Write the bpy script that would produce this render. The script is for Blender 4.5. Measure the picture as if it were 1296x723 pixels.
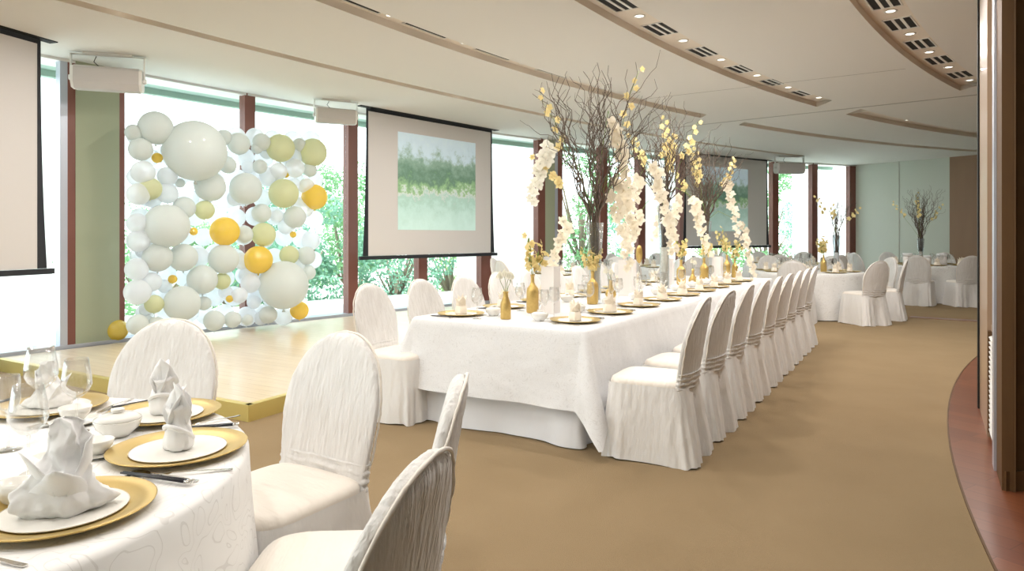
import bpy, math, random
from mathutils import Vector, Matrix, noise
PI = math.pi
R = math.radians
S = bpy.context.scene
for o in list(bpy.data.objects):
    bpy.data.objects.remove(o)
C = S.collection

# ------------------------------------------------------------ camera, world, sun, exposure
EYE = 1.35
FPX = 864.0
cam_d = bpy.data.cameras.new('camera')
cam_d.sensor_width = 36.0
cam_d.lens = 24.0
cam_d.shift_y = -62.5 / 1296.0
cam_d.clip_start = 0.05
cam_d.clip_end = 300
cam = bpy.data.objects.new('camera', cam_d)
C.objects.link(cam)
cam.location = (0, 0, EYE)
cam.rotation_euler = (PI / 2, 0, 0)
S.camera = cam
S.view_settings.view_transform = 'Standard'
S.view_settings.look = 'None'
S.view_settings.gamma = 1.0
S.view_settings.use_curve_mapping = False
S.view_settings.exposure = 0.02

WORLD_STRENGTH = 3.9
w = bpy.data.worlds.new('world')
S.world = w
w.use_nodes = True
nt = w.node_tree
bg = nt.nodes['Background']
tc = nt.nodes.new('ShaderNodeTexCoord')
sep = nt.nodes.new('ShaderNodeSeparateXYZ')
nt.links.new(tc.outputs['Generated'], sep.inputs[0])
rp = nt.nodes.new('ShaderNodeValToRGB')
rp.color_ramp.elements[0].position = 0.0
rp.color_ramp.elements[0].color = (0.92, 0.96, 1.0, 1)
rp.color_ramp.elements[1].position = 0.7
rp.color_ramp.elements[1].color = (0.78, 0.89, 1.0, 1)
nt.links.new(sep.outputs[2], rp.inputs[0])
nt.links.new(rp.outputs[0], bg.inputs[0])
bg.inputs[1].default_value = WORLD_STRENGTH
sd = bpy.data.lights.new('sun', 'SUN')
sd.energy = 7.0
sd.angle = R(3)
sd.color = (1.0, 0.96, 0.9)
sun = bpy.data.objects.new('sun', sd)
C.objects.link(sun)
sun.rotation_euler = (R(22), 0, R(20))       # high sun behind the building, on the garden only
DOWNLIGHT_W = 18.0

CEIL = 3.30
STAGE = 0.12

def px(u, v, z):                      # a point of known height seen at (u, v)
    D = FPX * (EYE - z) / (v - 299.0)
    return Vector(((u - 648.0) / FPX * D, D, z))

# ------------------------------------------------------------ materials
MATS = {}
def nodes(name):
    m = bpy.data.materials.new(name)
    m.use_nodes = True
    MATS[name] = m
    return m, m.node_tree, m.node_tree.nodes['Principled BSDF']

def mat(name, col, rough=0.5, metal=0.0, spec=0.5, noise=None, bump=None, sheen=0, coat=0, emit=None, estr=0):
    """noise=(scale xyz, amount, second colour); bump=(scale xyz, strength, distance)"""
    m, t, b = nodes(name)
    b.inputs['Base Color'].default_value = (*col, 1)
    b.inputs['Roughness'].default_value = rough
    b.inputs['Metallic'].default_value = metal
    b.inputs['Specular IOR Level'].default_value = spec
    b.inputs['Sheen Weight'].default_value = sheen
    b.inputs['Coat Weight'].default_value = coat
    if emit:
        b.inputs['Emission Color'].default_value = (*emit, 1)
        b.inputs['Emission Strength'].default_value = estr
    if noise or bump:
        tcn = t.nodes.new('ShaderNodeTexCoord')
    if noise:
        mp = t.nodes.new('ShaderNodeMapping'); mp.inputs['Scale'].default_value = noise[0]
        t.links.new(tcn.outputs['Object'], mp.inputs[0])
        n = t.nodes.new('ShaderNodeTexNoise'); n.inputs['Scale'].default_value = 1.0; n.inputs['Detail'].default_value = 5
        t.links.new(mp.outputs[0], n.inputs[0])
        r = t.nodes.new('ShaderNodeValToRGB')
        r.color_ramp.elements[0].position = 0.5 - noise[1]; r.color_ramp.elements[0].color = (*noise[2], 1)
        r.color_ramp.elements[1].position = 0.5 + noise[1]; r.color_ramp.elements[1].color = (*col, 1)
        t.links.new(n.outputs[0], r.inputs[0]); t.links.new(r.outputs[0], b.inputs['Base Color'])
    if bump:
        mp = t.nodes.new('ShaderNodeMapping'); mp.inputs['Scale'].default_value = bump[0]
        t.links.new(tcn.outputs['Object'], mp.inputs[0])
        n = t.nodes.new('ShaderNodeTexNoise'); n.inputs['Scale'].default_value = 1.0; n.inputs['Detail'].default_value = 3
        t.links.new(mp.outputs[0], n.inputs[0])
        bp = t.nodes.new('ShaderNodeBump'); bp.inputs['Strength'].default_value = bump[1]; bp.inputs['Distance'].default_value = bump[2]
        t.links.new(n.outputs[0], bp.inputs['Height']); t.links.new(bp.outputs[0], b.inputs['Normal'])
    return m

def scroll_cloth(name, col, col2, scale, width, rough=0.6):
    """damask: curling contour lines of a smooth noise, in a slightly different white"""
    m, t, b = nodes(name)
    tcn = t.nodes.new('ShaderNodeTexCoord')
    n = t.nodes.new('ShaderNodeTexNoise'); n.inputs['Scale'].default_value = scale; n.inputs['Detail'].default_value = 0.6
    n.inputs['Distortion'].default_value = 2.2
    t.links.new(tcn.outputs['Object'], n.inputs[0])
    a = t.nodes.new('ShaderNodeMath'); a.operation = 'MULTIPLY'; a.inputs[1].default_value = 7.0
    f = t.nodes.new('ShaderNodeMath'); f.operation = 'FRACT'
    s = t.nodes.new('ShaderNodeMath'); s.operation = 'SUBTRACT'; s.inputs[1].default_value = 0.5
    ab = t.nodes.new('ShaderNodeMath'); ab.operation = 'ABSOLUTE'
    g = t.nodes.new('ShaderNodeMath'); g.operation = 'LESS_THAN'; g.inputs[1].default_value = width
    t.links.new(n.outputs[0], a.inputs[0]); t.links.new(a.outputs[0], f.inputs[0]); t.links.new(f.outputs[0], s.inputs[0])
    t.links.new(s.outputs[0], ab.inputs[0]); t.links.new(ab.outputs[0], g.inputs[0])
    mx = t.nodes.new('ShaderNodeMix'); mx.data_type = 'RGBA'
    mx.inputs[6].default_value = (*col, 1); mx.inputs[7].default_value = (*col2, 1)
    t.links.new(g.outputs[0], mx.inputs[0]); t.links.new(mx.outputs[2], b.inputs['Base Color'])
    bp = t.nodes.new('ShaderNodeBump'); bp.inputs['Strength'].default_value = 0.35; bp.inputs['Distance'].default_value = 0.002
    t.links.new(g.outputs[0], bp.inputs['Height'])
    n2 = t.nodes.new('ShaderNodeTexNoise'); n2.inputs['Scale'].default_value = 5; n2.inputs['Detail'].default_value = 2
    t.links.new(tcn.outputs['Object'], n2.inputs[0])
    bp2 = t.nodes.new('ShaderNodeBump'); bp2.inputs['Strength'].default_value = 0.5; bp2.inputs['Distance'].default_value = 0.03
    t.links.new(n2.outputs[0], bp2.inputs['Height']); t.links.new(bp2.outputs[0], bp.inputs['Normal'])
    t.links.new(bp.outputs[0], b.inputs['Normal'])
    b.inputs['Roughness'].default_value = rough
    b.inputs['Sheen Weight'].default_value = 0.2
    return m

def plank_mat(name, c1, c2, c3, rough, length, width, rot, coat=0.3):
    m, t, b = nodes(name)
    tcn = t.nodes.new('ShaderNodeTexCoord')
    mp = t.nodes.new('ShaderNodeMapping'); mp.inputs['Rotation'].default_value = (0, 0, rot)
    t.links.new(tcn.outputs['Object'], mp.inputs[0])
    br = t.nodes.new('ShaderNodeTexBrick'); br.inputs['Scale'].default_value = 1.0
    br.inputs['Brick Width'].default_value = length; br.inputs['Row Height'].default_value = width
    br.inputs['Mortar Size'].default_value = 0.0015; br.inputs['Color1'].default_value = (*c1, 1)
    br.inputs['Color2'].default_value = (*c2, 1); br.inputs['Mortar'].default_value = (*[x * 0.55 for x in c3], 1)
    t.links.new(mp.outputs[0], br.inputs[0])
    mp2 = t.nodes.new('ShaderNodeMapping'); mp2.inputs['Scale'].default_value = (2.0, 40, 1)
    t.links.new(mp.outputs[0], mp2.inputs[0])
    n = t.nodes.new('ShaderNodeTexNoise'); n.inputs['Scale'].default_value = 1.5; n.inputs['Detail'].default_value = 5
    t.links.new(mp2.outputs[0], n.inputs[0])
    mx = t.nodes.new('ShaderNodeMix'); mx.data_type = 'RGBA'; mx.blend_type = 'MULTIPLY'; mx.inputs[0].default_value = 0.35
    t.links.new(br.outputs[0], mx.inputs[6]); t.links.new(n.outputs[0], mx.inputs[7])
    t.links.new(mx.outputs[2], b.inputs['Base Color'])
    b.inputs['Roughness'].default_value = rough; b.inputs['Coat Weight'].default_value = coat
    b.inputs['Coat Roughness'].default_value = 0.15
    return m

def glass_mat(name, tint, base=0.04, edge=0.5, ior_pow=2.5):
    m = bpy.data.materials.new(name); m.use_nodes = True; MATS[name] = m
    t = m.node_tree; t.nodes.remove(t.nodes['Principled BSDF']); out = t.nodes['Material Output']
    tr = t.nodes.new('ShaderNodeBsdfTransparent'); tr.inputs[0].default_value = (*tint, 1)
    gl = t.nodes.new('ShaderNodeBsdfGlossy'); gl.inputs['Roughness'].default_value = 0.03
    gl.inputs[0].default_value = (0.9, 0.9, 0.9, 1)
    lw = t.nodes.new('ShaderNodeLayerWeight'); lw.inputs[0].default_value = 0.5
    p = t.nodes.new('ShaderNodeMath'); p.operation = 'POWER'; p.inputs[1].default_value = ior_pow
    t.links.new(lw.outputs['Facing'], p.inputs[0])
    ma = t.nodes.new('ShaderNodeMath'); ma.operation = 'MULTIPLY_ADD'; ma.inputs[1].default_value = edge; ma.inputs[2].default_value = base
    t.links.new(p.outputs[0], ma.inputs[0])
    mx = t.nodes.new('ShaderNodeMixShader')
    t.links.new(ma.outputs[0], mx.inputs[0]); t.links.new(tr.outputs[0], mx.inputs[1]); t.links.new(gl.outputs[0], mx.inputs[2])
    t.links.new(mx.outputs[0], out.inputs[0])
    return m

def balloon_mat(name, col, clear, trans=0.45, gloss=0.06):
    m = bpy.data.materials.new(name); m.use_nodes = True; MATS[name] = m
    t = m.node_tree; t.nodes.remove(t.nodes['Principled BSDF']); out = t.nodes['Material Output']
    d = t.nodes.new('ShaderNodeBsdfDiffuse'); d.inputs[0].default_value = (*col, 1)
    tl = t.nodes.new('ShaderNodeBsdfTranslucent'); tl.inputs[0].default_value = (*col, 1)
    gl = t.nodes.new('ShaderNodeBsdfGlossy'); gl.inputs['Roughness'].default_value = 0.08
    tr = t.nodes.new('ShaderNodeBsdfTransparent')
    a = t.nodes.new('ShaderNodeMixShader'); a.inputs[0].default_value = trans
    t.links.new(d.outputs[0], a.inputs[1]); t.links.new(tl.outputs[0], a.inputs[2])
    b = t.nodes.new('ShaderNodeMixShader'); b.inputs[0].default_value = gloss
    t.links.new(a.outputs[0], b.inputs[1]); t.links.new(gl.outputs[0], b.inputs[2])
    c = t.nodes.new('ShaderNodeMixShader'); c.inputs[0].default_value = clear
    t.links.new(b.outputs[0], c.inputs[1]); t.links.new(tr.outputs[0], c.inputs[2])
    t.links.new(c.outputs[0], out.inputs[0])
    return m

M_chair = mat('pleated_fabric', (0.80, 0.785, 0.77), 0.5, sheen=0.3, bump=((70, 70, 6), 0.8, 0.010), noise=((40, 40, 4), 0.25, (0.70, 0.68, 0.655)))
M_seat = mat('seat_fabric', (0.83, 0.77, 0.69), 0.55, sheen=0.3, bump=((8, 30, 8), 0.6, 0.012))
M_skirt = mat('crushed_skirt_fabric', (0.80, 0.785, 0.765), 0.5, sheen=0.3, bump=((26, 26, 9), 0.8, 0.014))
M_cloth = scroll_cloth('damask_tablecloth', (0.82, 0.815, 0.80), (0.70, 0.69, 0.67), 5.5, 0.05)
M_cloth2 = scroll_cloth('damask_overlay', (0.80, 0.805, 0.815), (0.72, 0.72, 0.725), 14.0, 0.09)
M_under = mat('white_underskirt', (0.80, 0.81, 0.84), 0.6, sheen=0.2, bump=((10, 10, 3), 0.5, 0.015))
M_napkin = mat('napkin_linen', (0.86, 0.86, 0.86), 0.7, sheen=0.2, bump=((25, 25, 25), 0.4, 0.004))
M_napkin2 = mat('cream_napkin_linen', (0.88, 0.80, 0.68), 0.7, sheen=0.2, bump=((25, 25, 25), 0.4, 0.004))
M_china = mat('white_china', (0.85, 0.83, 0.78), 0.15, coat=0.3)
M_gold = mat('brushed_gold', (0.56, 0.41, 0.15), 0.36, 0.75, bump=((30, 30, 30), 0.15, 0.002))
M_goldp = mat('gold_paint', (0.68, 0.48, 0.17), 0.35, 0.7, noise=((60, 60, 60), 0.3, (0.56, 0.38, 0.12)))
M_brass = mat('brass_nosing', (0.72, 0.60, 0.22), 0.35, 0.6)
M_black = mat('black_lacquer', (0.012, 0.013, 0.02), 0.3)
M_silver = mat('polished_steel', (0.72, 0.70, 0.67), 0.18, 1.0)
M_glass = glass_mat('wine_glass', (0.985, 0.985, 0.98), 0.06, 0.9, 1.9)
M_vglass = glass_mat('vase_glass', (0.90, 0.93, 0.95), 0.05, 0.6, 2.0)
M_pane = glass_mat('window_glass', (0.955, 0.99, 0.98), 0.02, 0.25, 4.0)
M_ceil = mat('ceiling_plaster', (0.76, 0.74, 0.70), 0.9, noise=((0.6, 0.6, 0.6), 0.5, (0.75, 0.73, 0.69)))
M_slot = mat('slot_plaster', (0.78, 0.71, 0.62), 0.9)
M_white = mat('white_enamel', (0.80, 0.79, 0.76), 0.4)
M_dark = mat('dark_gap', (0.01, 0.01, 0.01), 0.8)
M_seam = mat('seam_grey', (0.42, 0.40, 0.36), 0.7)
M_carpet = mat('tan_carpet', (0.325, 0.238, 0.138), 0.95, spec=0.1, noise=((2.2, 2.2, 2.2), 0.35, (0.285, 0.205, 0.115)), bump=((220, 220, 220), 0.9, 0.006))
M_parquet = plank_mat('red_parquet', (0.20, 0.06, 0.026), (0.27, 0.09, 0.038), (0.2, 0.06, 0.03), 0.3, 0.9, 0.12, R(58))
M_stage = plank_mat('pale_stage_boards', (0.78, 0.64, 0.46), (0.84, 0.71, 0.53), (0.7, 0.5, 0.3), 0.28, 1.4, 0.11, R(30))
M_post = mat('red_brown_frame', (0.23, 0.085, 0.06), 0.4, noise=((3, 3, 1), 0.4, (0.16, 0.055, 0.04)))
M_alu = mat('anodised_frame', (0.50, 0.53, 0.60), 0.35, 0.5)
M_olive = mat('olive_panel', (0.37, 0.40, 0.28), 0.8, noise=((0.7, 0.7, 0.7), 0.5, (0.355, 0.385, 0.27)))
M_green = mat('sage_wall_panel', (0.62, 0.65, 0.58), 0.85, noise=((60, 60, 60), 0.5, (0.60, 0.63, 0.56)))
M_wood = mat('veneer_wood', (0.13, 0.066, 0.024), 0.6, spec=0.3, noise=((14, 14, 1.3), 0.3, (0.095, 0.046, 0.015)))
M_wood2 = mat('far_veneer', (0.33, 0.20, 0.12), 0.5, noise=((5, 5, 0.8), 0.4, (0.28, 0.165, 0.10)))
M_wood3 = mat('pale_edge_wood', (0.42, 0.29, 0.19), 0.4, coat=0.3)
M_pier = mat('white_render_pier', (0.85, 0.86, 0.85), 0.9)
M_conc = mat('eave_soffit', (0.42, 0.55, 0.48), 0.9)
M_terr = mat('terrace_paving', (0.80, 0.80, 0.78), 0.7, noise=((1, 1, 1), 0.4, (0.72, 0.73, 0.72)))
M_lawn = mat('garden_ground', (0.66, 0.68, 0.62), 0.95, noise=((1, 1, 1), 0.4, (0.58, 0.61, 0.53)))
M_bark = mat('bark', (0.22, 0.17, 0.12), 0.9)
M_leaf = balloon_mat('leaves', (0.24, 0.44, 0.22), 0.0, 0.4, 0.03)
M_leaf2 = balloon_mat('blue_green_leaves', (0.22, 0.42, 0.30), 0.0, 0.4, 0.03)
M_leaf3 = balloon_mat('yellow_green_leaves', (0.36, 0.52, 0.24), 0.0, 0.4, 0.03)
M_screen = mat('projection_fabric', (0.66, 0.635, 0.62), 0.9)
M_screenb = mat('screen_black', (0.012, 0.014, 0.02), 0.6)
M_spk = mat('speaker_grille', (0.56, 0.53, 0.51), 0.7, bump=((300, 300, 300), 0.5, 0.002))
M_lamp = mat('lamp_lens', (1, 0.95, 0.85), 0.4, emit=(1, 0.93, 0.8), estr=3.0)
M_twig = mat('willow_twig', (0.16, 0.115, 0.085), 0.85, noise=((20, 20, 20), 0.4, (0.10, 0.075, 0.06)))
M_petal = balloon_mat('orchid_petal', (0.95, 0.88, 0.74), 0.0, 0.35, 0.03)
M_petalg = balloon_mat('yellow_orchid_petal', (0.92, 0.78, 0.40), 0.0, 0.35, 0.03)
M_petalw = balloon_mat('white_petal', (0.95, 0.93, 0.84), 0.0, 0.35, 0.03)
M_core = mat('flower_core', (0.75, 0.55, 0.12), 0.6)
M_stemg = mat('green_stem', (0.22, 0.30, 0.08), 0.6)
M_paper = mat('luminary_paper', (0.84, 0.80, 0.77), 0.8)
M_candle = mat('cream_sand_fill', (0.80, 0.72, 0.60), 0.8, noise=((18, 18, 30), 0.3, (0.70, 0.61, 0.48)))
B_white = balloon_mat('balloon_pearl', (0.82, 0.86, 0.84), 0.05, 0.42, 0.05)
B_olive = balloon_mat('balloon_ivory_green', (0.80, 0.82, 0.55), 0.05, 0.42, 0.05)
B_gold = balloon_mat('balloon_gold', (0.98, 0.74, 0.12), 0.04, 0.42, 0.10)
B_clear = balloon_mat('balloon_clear', (0.93, 0.95, 0.98), 0.25, 0.6, 0.05)

# ------------------------------------------------------------ mesh helpers
class MB:
    def __init__(s):
        s.v = []; s.f = []; s.sm = []
    def add(s, vs, fs, smooth=True):
        n = len(s.v); s.v += [tuple(p) for p in vs]
        for f in fs:
            s.f.append(tuple(i + n for i in f)); s.sm.append(smooth)
    def box(s, c, size, rz=0, smooth=False):
        cx, cy, cz = c; a, b, d = size[0] / 2, size[1] / 2, size[2] / 2
        co, si = math.cos(rz), math.sin(rz); vs = []
        for z in (-d, d):
            for x, y in ((-a, -b), (a, -b), (a, b), (-a, b)):
                vs.append((cx + x * co - y * si, cy + x * si + y * co, cz + z))
        s.add(vs, [(3, 2, 1, 0), (4, 5, 6, 7), (0, 1, 5, 4), (1, 2, 6, 5), (2, 3, 7, 6), (3, 0, 4, 7)], smooth)
    def prism(s, poly, z0, z1, smooth=False):
        n = len(poly)
        vs = [(x, y, z0) for x, y in poly] + [(x, y, z1) for x, y in poly]
        fs = [tuple(range(n - 1, -1, -1)), tuple(range(n, 2 * n))] + [(i, (i + 1) % n, n + (i + 1) % n, n + i) for i in range(n)]
        s.add(vs, fs, smooth)
    def loft(s, rings, closed=True, cap0=True, cap1=True, smooth=True):
        n = len(rings[0]); vs = [p for r in rings for p in r]; fs = []
        for j in range(len(rings) - 1):
            for i in range(n if closed else n - 1):
                k = (i + 1) % n
                fs.append((j * n + i, j * n + k, (j + 1) * n + k, (j + 1) * n + i))
        if cap0: fs.append(tuple(range(n - 1, -1, -1)))
        if cap1: fs.append(tuple((len(rings) - 1) * n + i for i in range(n)))
        s.add(vs, fs, smooth)
    def lathe(s, prof, n=20, c=(0, 0, 0), cap0=True, cap1=True):
        s.loft([[(c[0] + r * math.cos(2 * PI * i / n), c[1] + r * math.sin(2 * PI * i / n), c[2] + z) for i in range(n)] for r, z in prof], True, cap0, cap1)
    def tube(s, pts, r, n=6, taper=None):
        pts = [Vector(p) for p in pts]; rings = []
        for i, p in enumerate(pts):
            d = (pts[min(i + 1, len(pts) - 1)] - pts[max(i - 1, 0)]).normalized()
            a = d.orthogonal().normalized() if i == 0 else (a - d * a.dot(d)).normalized()
            b = d.cross(a)
            rr = r if taper is None else r + (taper - r) * i / (len(pts) - 1)
            rings.append([p + a * (rr * math.cos(2 * PI * k / n)) + b * (rr * math.sin(2 * PI * k / n)) for k in range(n)])
        s.loft(rings)
    def sphere(s, c, r, nu=24, nv=14, sz=1.0):
        prof = []
        for j in range(nv + 1):
            a = -PI / 2 + PI * j / nv
            prof.append((max(r * math.cos(a), 1e-4), r * sz * math.sin(a)))
        s.lathe(prof, nu, c)
    def build(s, name, m, parent=None, loc=None):
        me = bpy.data.meshes.new(name)
        me.from_pydata(s.v, [], s.f); me.polygons.foreach_set('use_smooth', s.sm)
        me.update(); me.materials.append(m)
        o = bpy.data.objects.new(name, me); C.objects.link(o)
        if parent: o.parent = parent
        if loc is not None: o.location = loc
        return o

def crumple(m, amp, freq, i0=0, zs=1.0, seed=0.0):
    for i in range(i0, len(m.v)):
        x, y, z = m.v[i]
        n_ = noise.noise_vector(Vector((x * freq + seed, y * freq, z * freq * zs)))
        m.v[i] = (x + n_.x * amp, y + n_.y * amp, z + n_.z * amp * .5)
def tag(o, label, cat, group=None, kind=None):
    o['label'] = label; o['category'] = cat
    if group: o['group'] = group
    if kind: o['kind'] = kind
    return o
def thing(name, label=None, cat=None, loc=(0, 0, 0), rz=0, group=None):
    o = bpy.data.objects.new(name, None); C.objects.link(o); o.empty_display_size = 0.1
    o.location = loc; o.rotation_euler = (0, 0, rz)
    if label: tag(o, label, cat, group)
    return o
def struct(name, mb, m, parent=None):
    o = mb.build(name, m, parent)
    if not parent: o['kind'] = 'structure'
    return o
KIDS = {}
def kids(o):
    if o.name not in KIDS: KIDS[o.name] = list(o.children)
    return KIDS[o.name]
def copy_tree(o, parent=None):
    c = o.copy(); C.objects.link(c); c.parent = parent
    for ch in kids(o): copy_tree(ch, c)
    return c
class Proto:
    def __init__(s, o): s.o = o; s.used = False; s.scale0 = o.scale.copy()
    def place(s, loc, rz=0, label=None, cat=None, group=None, scale=None):
        if s.used: c = copy_tree(s.o)
        else: c = s.o; s.used = True
        c.location = loc; c.rotation_euler = (0, 0, rz); c.scale = (scale,) * 3 if scale else (1, 1, 1)
        for k in ('label', 'category', 'group'):
            if k in c: del c[k]
        tag(c, label, cat, group)
        return c
ORD = ['first', 'second', 'third', 'fourth', 'fifth', 'sixth', 'seventh', 'eighth', 'ninth', 'tenth', 'eleventh', 'twelfth', 'thirteenth', 'fourteenth', 'fifteenth', 'sixteenth', 'seventeenth', 'eighteenth', 'nineteenth', 'twentieth']

# ------------------------------------------------------------ the curved window wall
WC = Vector((19.36, -8.66)); WR = 29.16
def ray_arc(u, rad=WR, c=WC):
    d = Vector(((u - 648.0) / FPX, 1.0)); a = d.dot(d); b = -2 * d.dot(c); k = c.dot(c) - rad * rad
    t = (-b + math.sqrt(b * b - 4 * a * k)) / (2 * a)
    return d * t
def wall_ang(u, rad=WR):
    p = ray_arc(u, rad) - WC
    return math.atan2(p.y, p.x)
def arc(ang, rad, z=None, c=WC):
    p = (c.x + rad * math.cos(ang), c.y + rad * math.sin(ang))
    return p if z is None else (*p, z)
CORNER = ray_arc(1083)
A_END = wall_ang(1083)
A_START = math.atan2(-3.4 - WC.y, -math.sqrt(WR ** 2 - (-3.4 - WC.y) ** 2))
A_NEAR = wall_ang(-60)

def annulus_block(mb, r0, r1, a0, a1, z0, z1, n=60, c=WC):
    rings = []
    for i in range(n + 1):
        a = a0 + (a1 - a0) * i / n
        rings.append([arc(a, r0, z0, c), arc(a, r1, z0, c), arc(a, r1, z1, c), arc(a, r0, z1, c)])
    mb.loft(rings, smooth=False)

# floor
# keep the carpet inside the room: cut to the wall arc
FD = (Vector((10.8, 16.85)) - CORNER).normalized(); FE = CORNER + FD * 7.0
poly = [(FE.x, -3.5), tuple(FE), tuple(CORNER)]
poly += [arc(A_END + (A_START - A_END) * i / 50, WR + 0.2) for i in range(51)]
poly += [(arc(A_START, WR + .2)[0], -3.5)]
mb = MB(); mb.prism(poly, -0.15, 0.0)
struct('floor', mb, M_carpet)
# parquet by the wooden partition, with the curved carpet edge
PC = Vector((20.09, -5.80)); PR = 20.05
mb = MB(); annulus_block(mb, 14.0, PR, R(126), R(185), 0.0, 0.006, 60, PC)
struct('trim_1', mb, M_parquet)
mb = MB(); annulus_block(mb, PR, PR + 0.010, R(126), R(185), 0.0, 0.008, 60, PC)
struct('trim_2', mb, M_wood)
mb = MB(); a = px(1150, 402, 0); b = px(1250, 408.5, 0)
d = (b - a).normalized(); nn = Vector((-d.y, d.x, 0))
mb.prism([(p.x, p.y) for p in (a, b, b + nn * 0.28, a + nn * 0.22)], 0, 0.005)
struct('trim_3', mb, M_parquet)

# ceiling with recessed curved slots. One ring system, centre fitted from the slots themselves
BANDS = [  # centre, outer radius, width, list of angular ranges given by end points in plan
    (Vector((29.317, -15.925)), 39.494, 0.15, [((-5.6, 2.9), (7.1, 16.75))]),
    (Vector((19.197, -7.129)), 24.427, 0.24, [((-4.2, -2.2), (3.12, 11.23)), ((3.97, 12.03), (11.2, 16.0))]),
    (Vector((20.795, -8.034)), 24.459, 0.36, [((-2.2, -2.4), (4.60, 10.27)), ((5.34, 10.94), (10.2, 14.0))]),
    (Vector((23.759, -10.331)), 26.36, 0.36, [((0.2, -1.5), (6.01, 9.16))]),
]
REC = 0.07
ceil_mb = MB()
rec_mbs = []
# ceiling = thin plate cut by the slots: built as strips in x, each strip split at the slot boundaries
def band_hits(x):
    out = []
    for c, r, wd, rngs in BANDS:
        for (p0, p1) in rngs:
            if p0[0] <= x <= p1[0]:
                yo = c.y + math.sqrt(r * r - (x - c.x) ** 2)
                yi = c.y + math.sqrt((r - wd) ** 2 - (x - c.x) ** 2) if abs(x - c.x) < r - wd else None
                if yi is None: yi = yo - wd * 2
                out.append((yi, yo))
    return sorted(out)
YMIN, YMAX = -3.6, 20.5
XS = [-9.4 + 0.1 * i for i in range(0, int((FE.x + 9.4) / .1) + 1)]
def ymax(x):
    if x > CORNER.x: return CORNER.y + (x - CORNER.x) * FD.y / FD.x + .1
    return WC.y + math.sqrt((WR + .2) ** 2 - (x - WC.x) ** 2)
edges = sorted(set([round(p[0], 3) for b_ in BANDS for rg in b_[3] for p in rg]))
XS = sorted(set([round(x, 3) for x in XS] + edges))
for x0, x1 in zip(XS[:-1], XS[1:]):
    e = 1e-5
    h0 = band_hits(x0 + e); h1 = band_hits(x1 - e)
    ys0 = [YMIN] + [y for h in h0 for y in h] + [ymax(x0)]
    ys1 = [YMIN] + [y for h in h1 for y in h] + [ymax(x1)]
    if len(ys0) != len(ys1): continue
    for k in range(0, len(ys0), 2):
        ceil_mb.add([(x0, ys0[k], CEIL), (x0, ys0[k + 1], CEIL), (x1, ys1[k + 1], CEIL), (x1, ys1[k], CEIL)], [(0, 1, 2, 3)], False)
ceil_mb.prism([(FE.x, -3.6), tuple(FE), tuple(CORNER)] + [arc(A_END + (A_START - A_END) * i / 50, WR + .2) for i in range(51)] + [(arc(A_START, WR + .2)[0], -3.6)], CEIL + .2, CEIL + .3)
struct('ceiling', ceil_mb, M_ceil)
for bi, (c, r, wd, rngs) in enumerate(BANDS):
    for (p0, p1) in rngs:
        mb = MB()
        a0 = math.atan2(p0[1] - c.y, p0[0] - c.x); a1 = math.atan2(p1[1] - c.y, p1[0] - c.x)
        n = 60; ring = []
        for i in range(n + 1):
            a = a0 + (a1 - a0) * i / n
            ring.append([arc(a, r, CEIL, c), arc(a, r, CEIL + REC, c), arc(a, r - wd, CEIL + REC, c), arc(a, r - wd, CEIL, c)])
        mb.loft(ring, closed=False, cap0=True, cap1=True, smooth=False)
        struct('trim_%d' % (4 + bi * 2 + rngs.index((p0, p1))), mb, M_slot)

# partition track and seam across the ceiling
def strip(name, a, b, wd, dz, m):
    mb = MB(); d = Vector((b[0] - a[0], b[1] - a[1], 0)); L = d.length
    mb.box(((a[0] + b[0]) / 2, (a[1] + b[1]) / 2, CEIL - dz / 2 + 0.001), (L, wd, dz), math.atan2(d.y, d.x))
    struct(name, mb, m)
a, b = px(1245, 119, CEIL), px(885, 158, CEIL); d = (b - a)
strip('trim_12', a - d * 0.3, b + d * 0.35, 0.05, 0.004, M_seam)
a, b = px(1146, 87, CEIL), px(827, 124, CEIL); d = (b - a)
strip('trim_13', a, b + d * 0.15, 0.012, 0.003, M_seam)

# downlights and vents
def make_light():
    t = thing('downlight')
    m = MB(); m.lathe([(0.038, -0.001), (0.055, -0.001), (0.055, -0.006), (0.040, -0.006), (0.038, -0.001)], 20, cap0=False, cap1=False); m.build('trim_ring', M_white, t)
    m = MB(); m.lathe([(0.001, -0.0025), (0.039, -0.0025)], 20, cap0=False, cap1=False); m.build('lens', M_lamp, t)
    ld = bpy.data.lights.new('lamp_glow', 'AREA'); ld.shape = 'DISK'; ld.size = 0.08; ld.energy = DOWNLIGHT_W; ld.color = (1, 0.95, 0.90)
    lo = bpy.data.objects.new('lamp_glow', ld); C.objects.link(lo); lo.parent = t; lo.location = (0, 0, -0.072)
    return Proto(t)
def make_vent(ns, wd, L=0.42):
    t = thing('air_vent')
    m = MB(); hw = wd / 2
    m.box((0, hw - 0.006, -0.004), (L, 0.012, 0.008)); m.box((0, -hw + 0.006, -0.004), (L, 0.012, 0.008))
    m.box((L / 2 - 0.006, 0, -0.004), (0.012, wd, 0.008)); m.box((-L / 2 + 0.006, 0, -0.004), (0.012, wd, 0.008))
    pitch = (wd - 0.024) / ns
    for k in range(1, ns): m.box((0, -hw + 0.012 + k * pitch, -0.004), (L - 0.02, pitch * 0.35, 0.007))
    m.build('vent_frame', M_white, t)
    m = MB(); m.box((0, 0, -0.0015), (L - 0.01, wd - 0.012, 0.002)); m.build('dark_slot', M_dark, t)
    return Proto(t)
P_light = make_light()
V3 = make_vent(3, 0.24); V2 = make_vent(2, 0.13, 0.62); V1 = make_vent(1, 0.055, 0.62)
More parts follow.
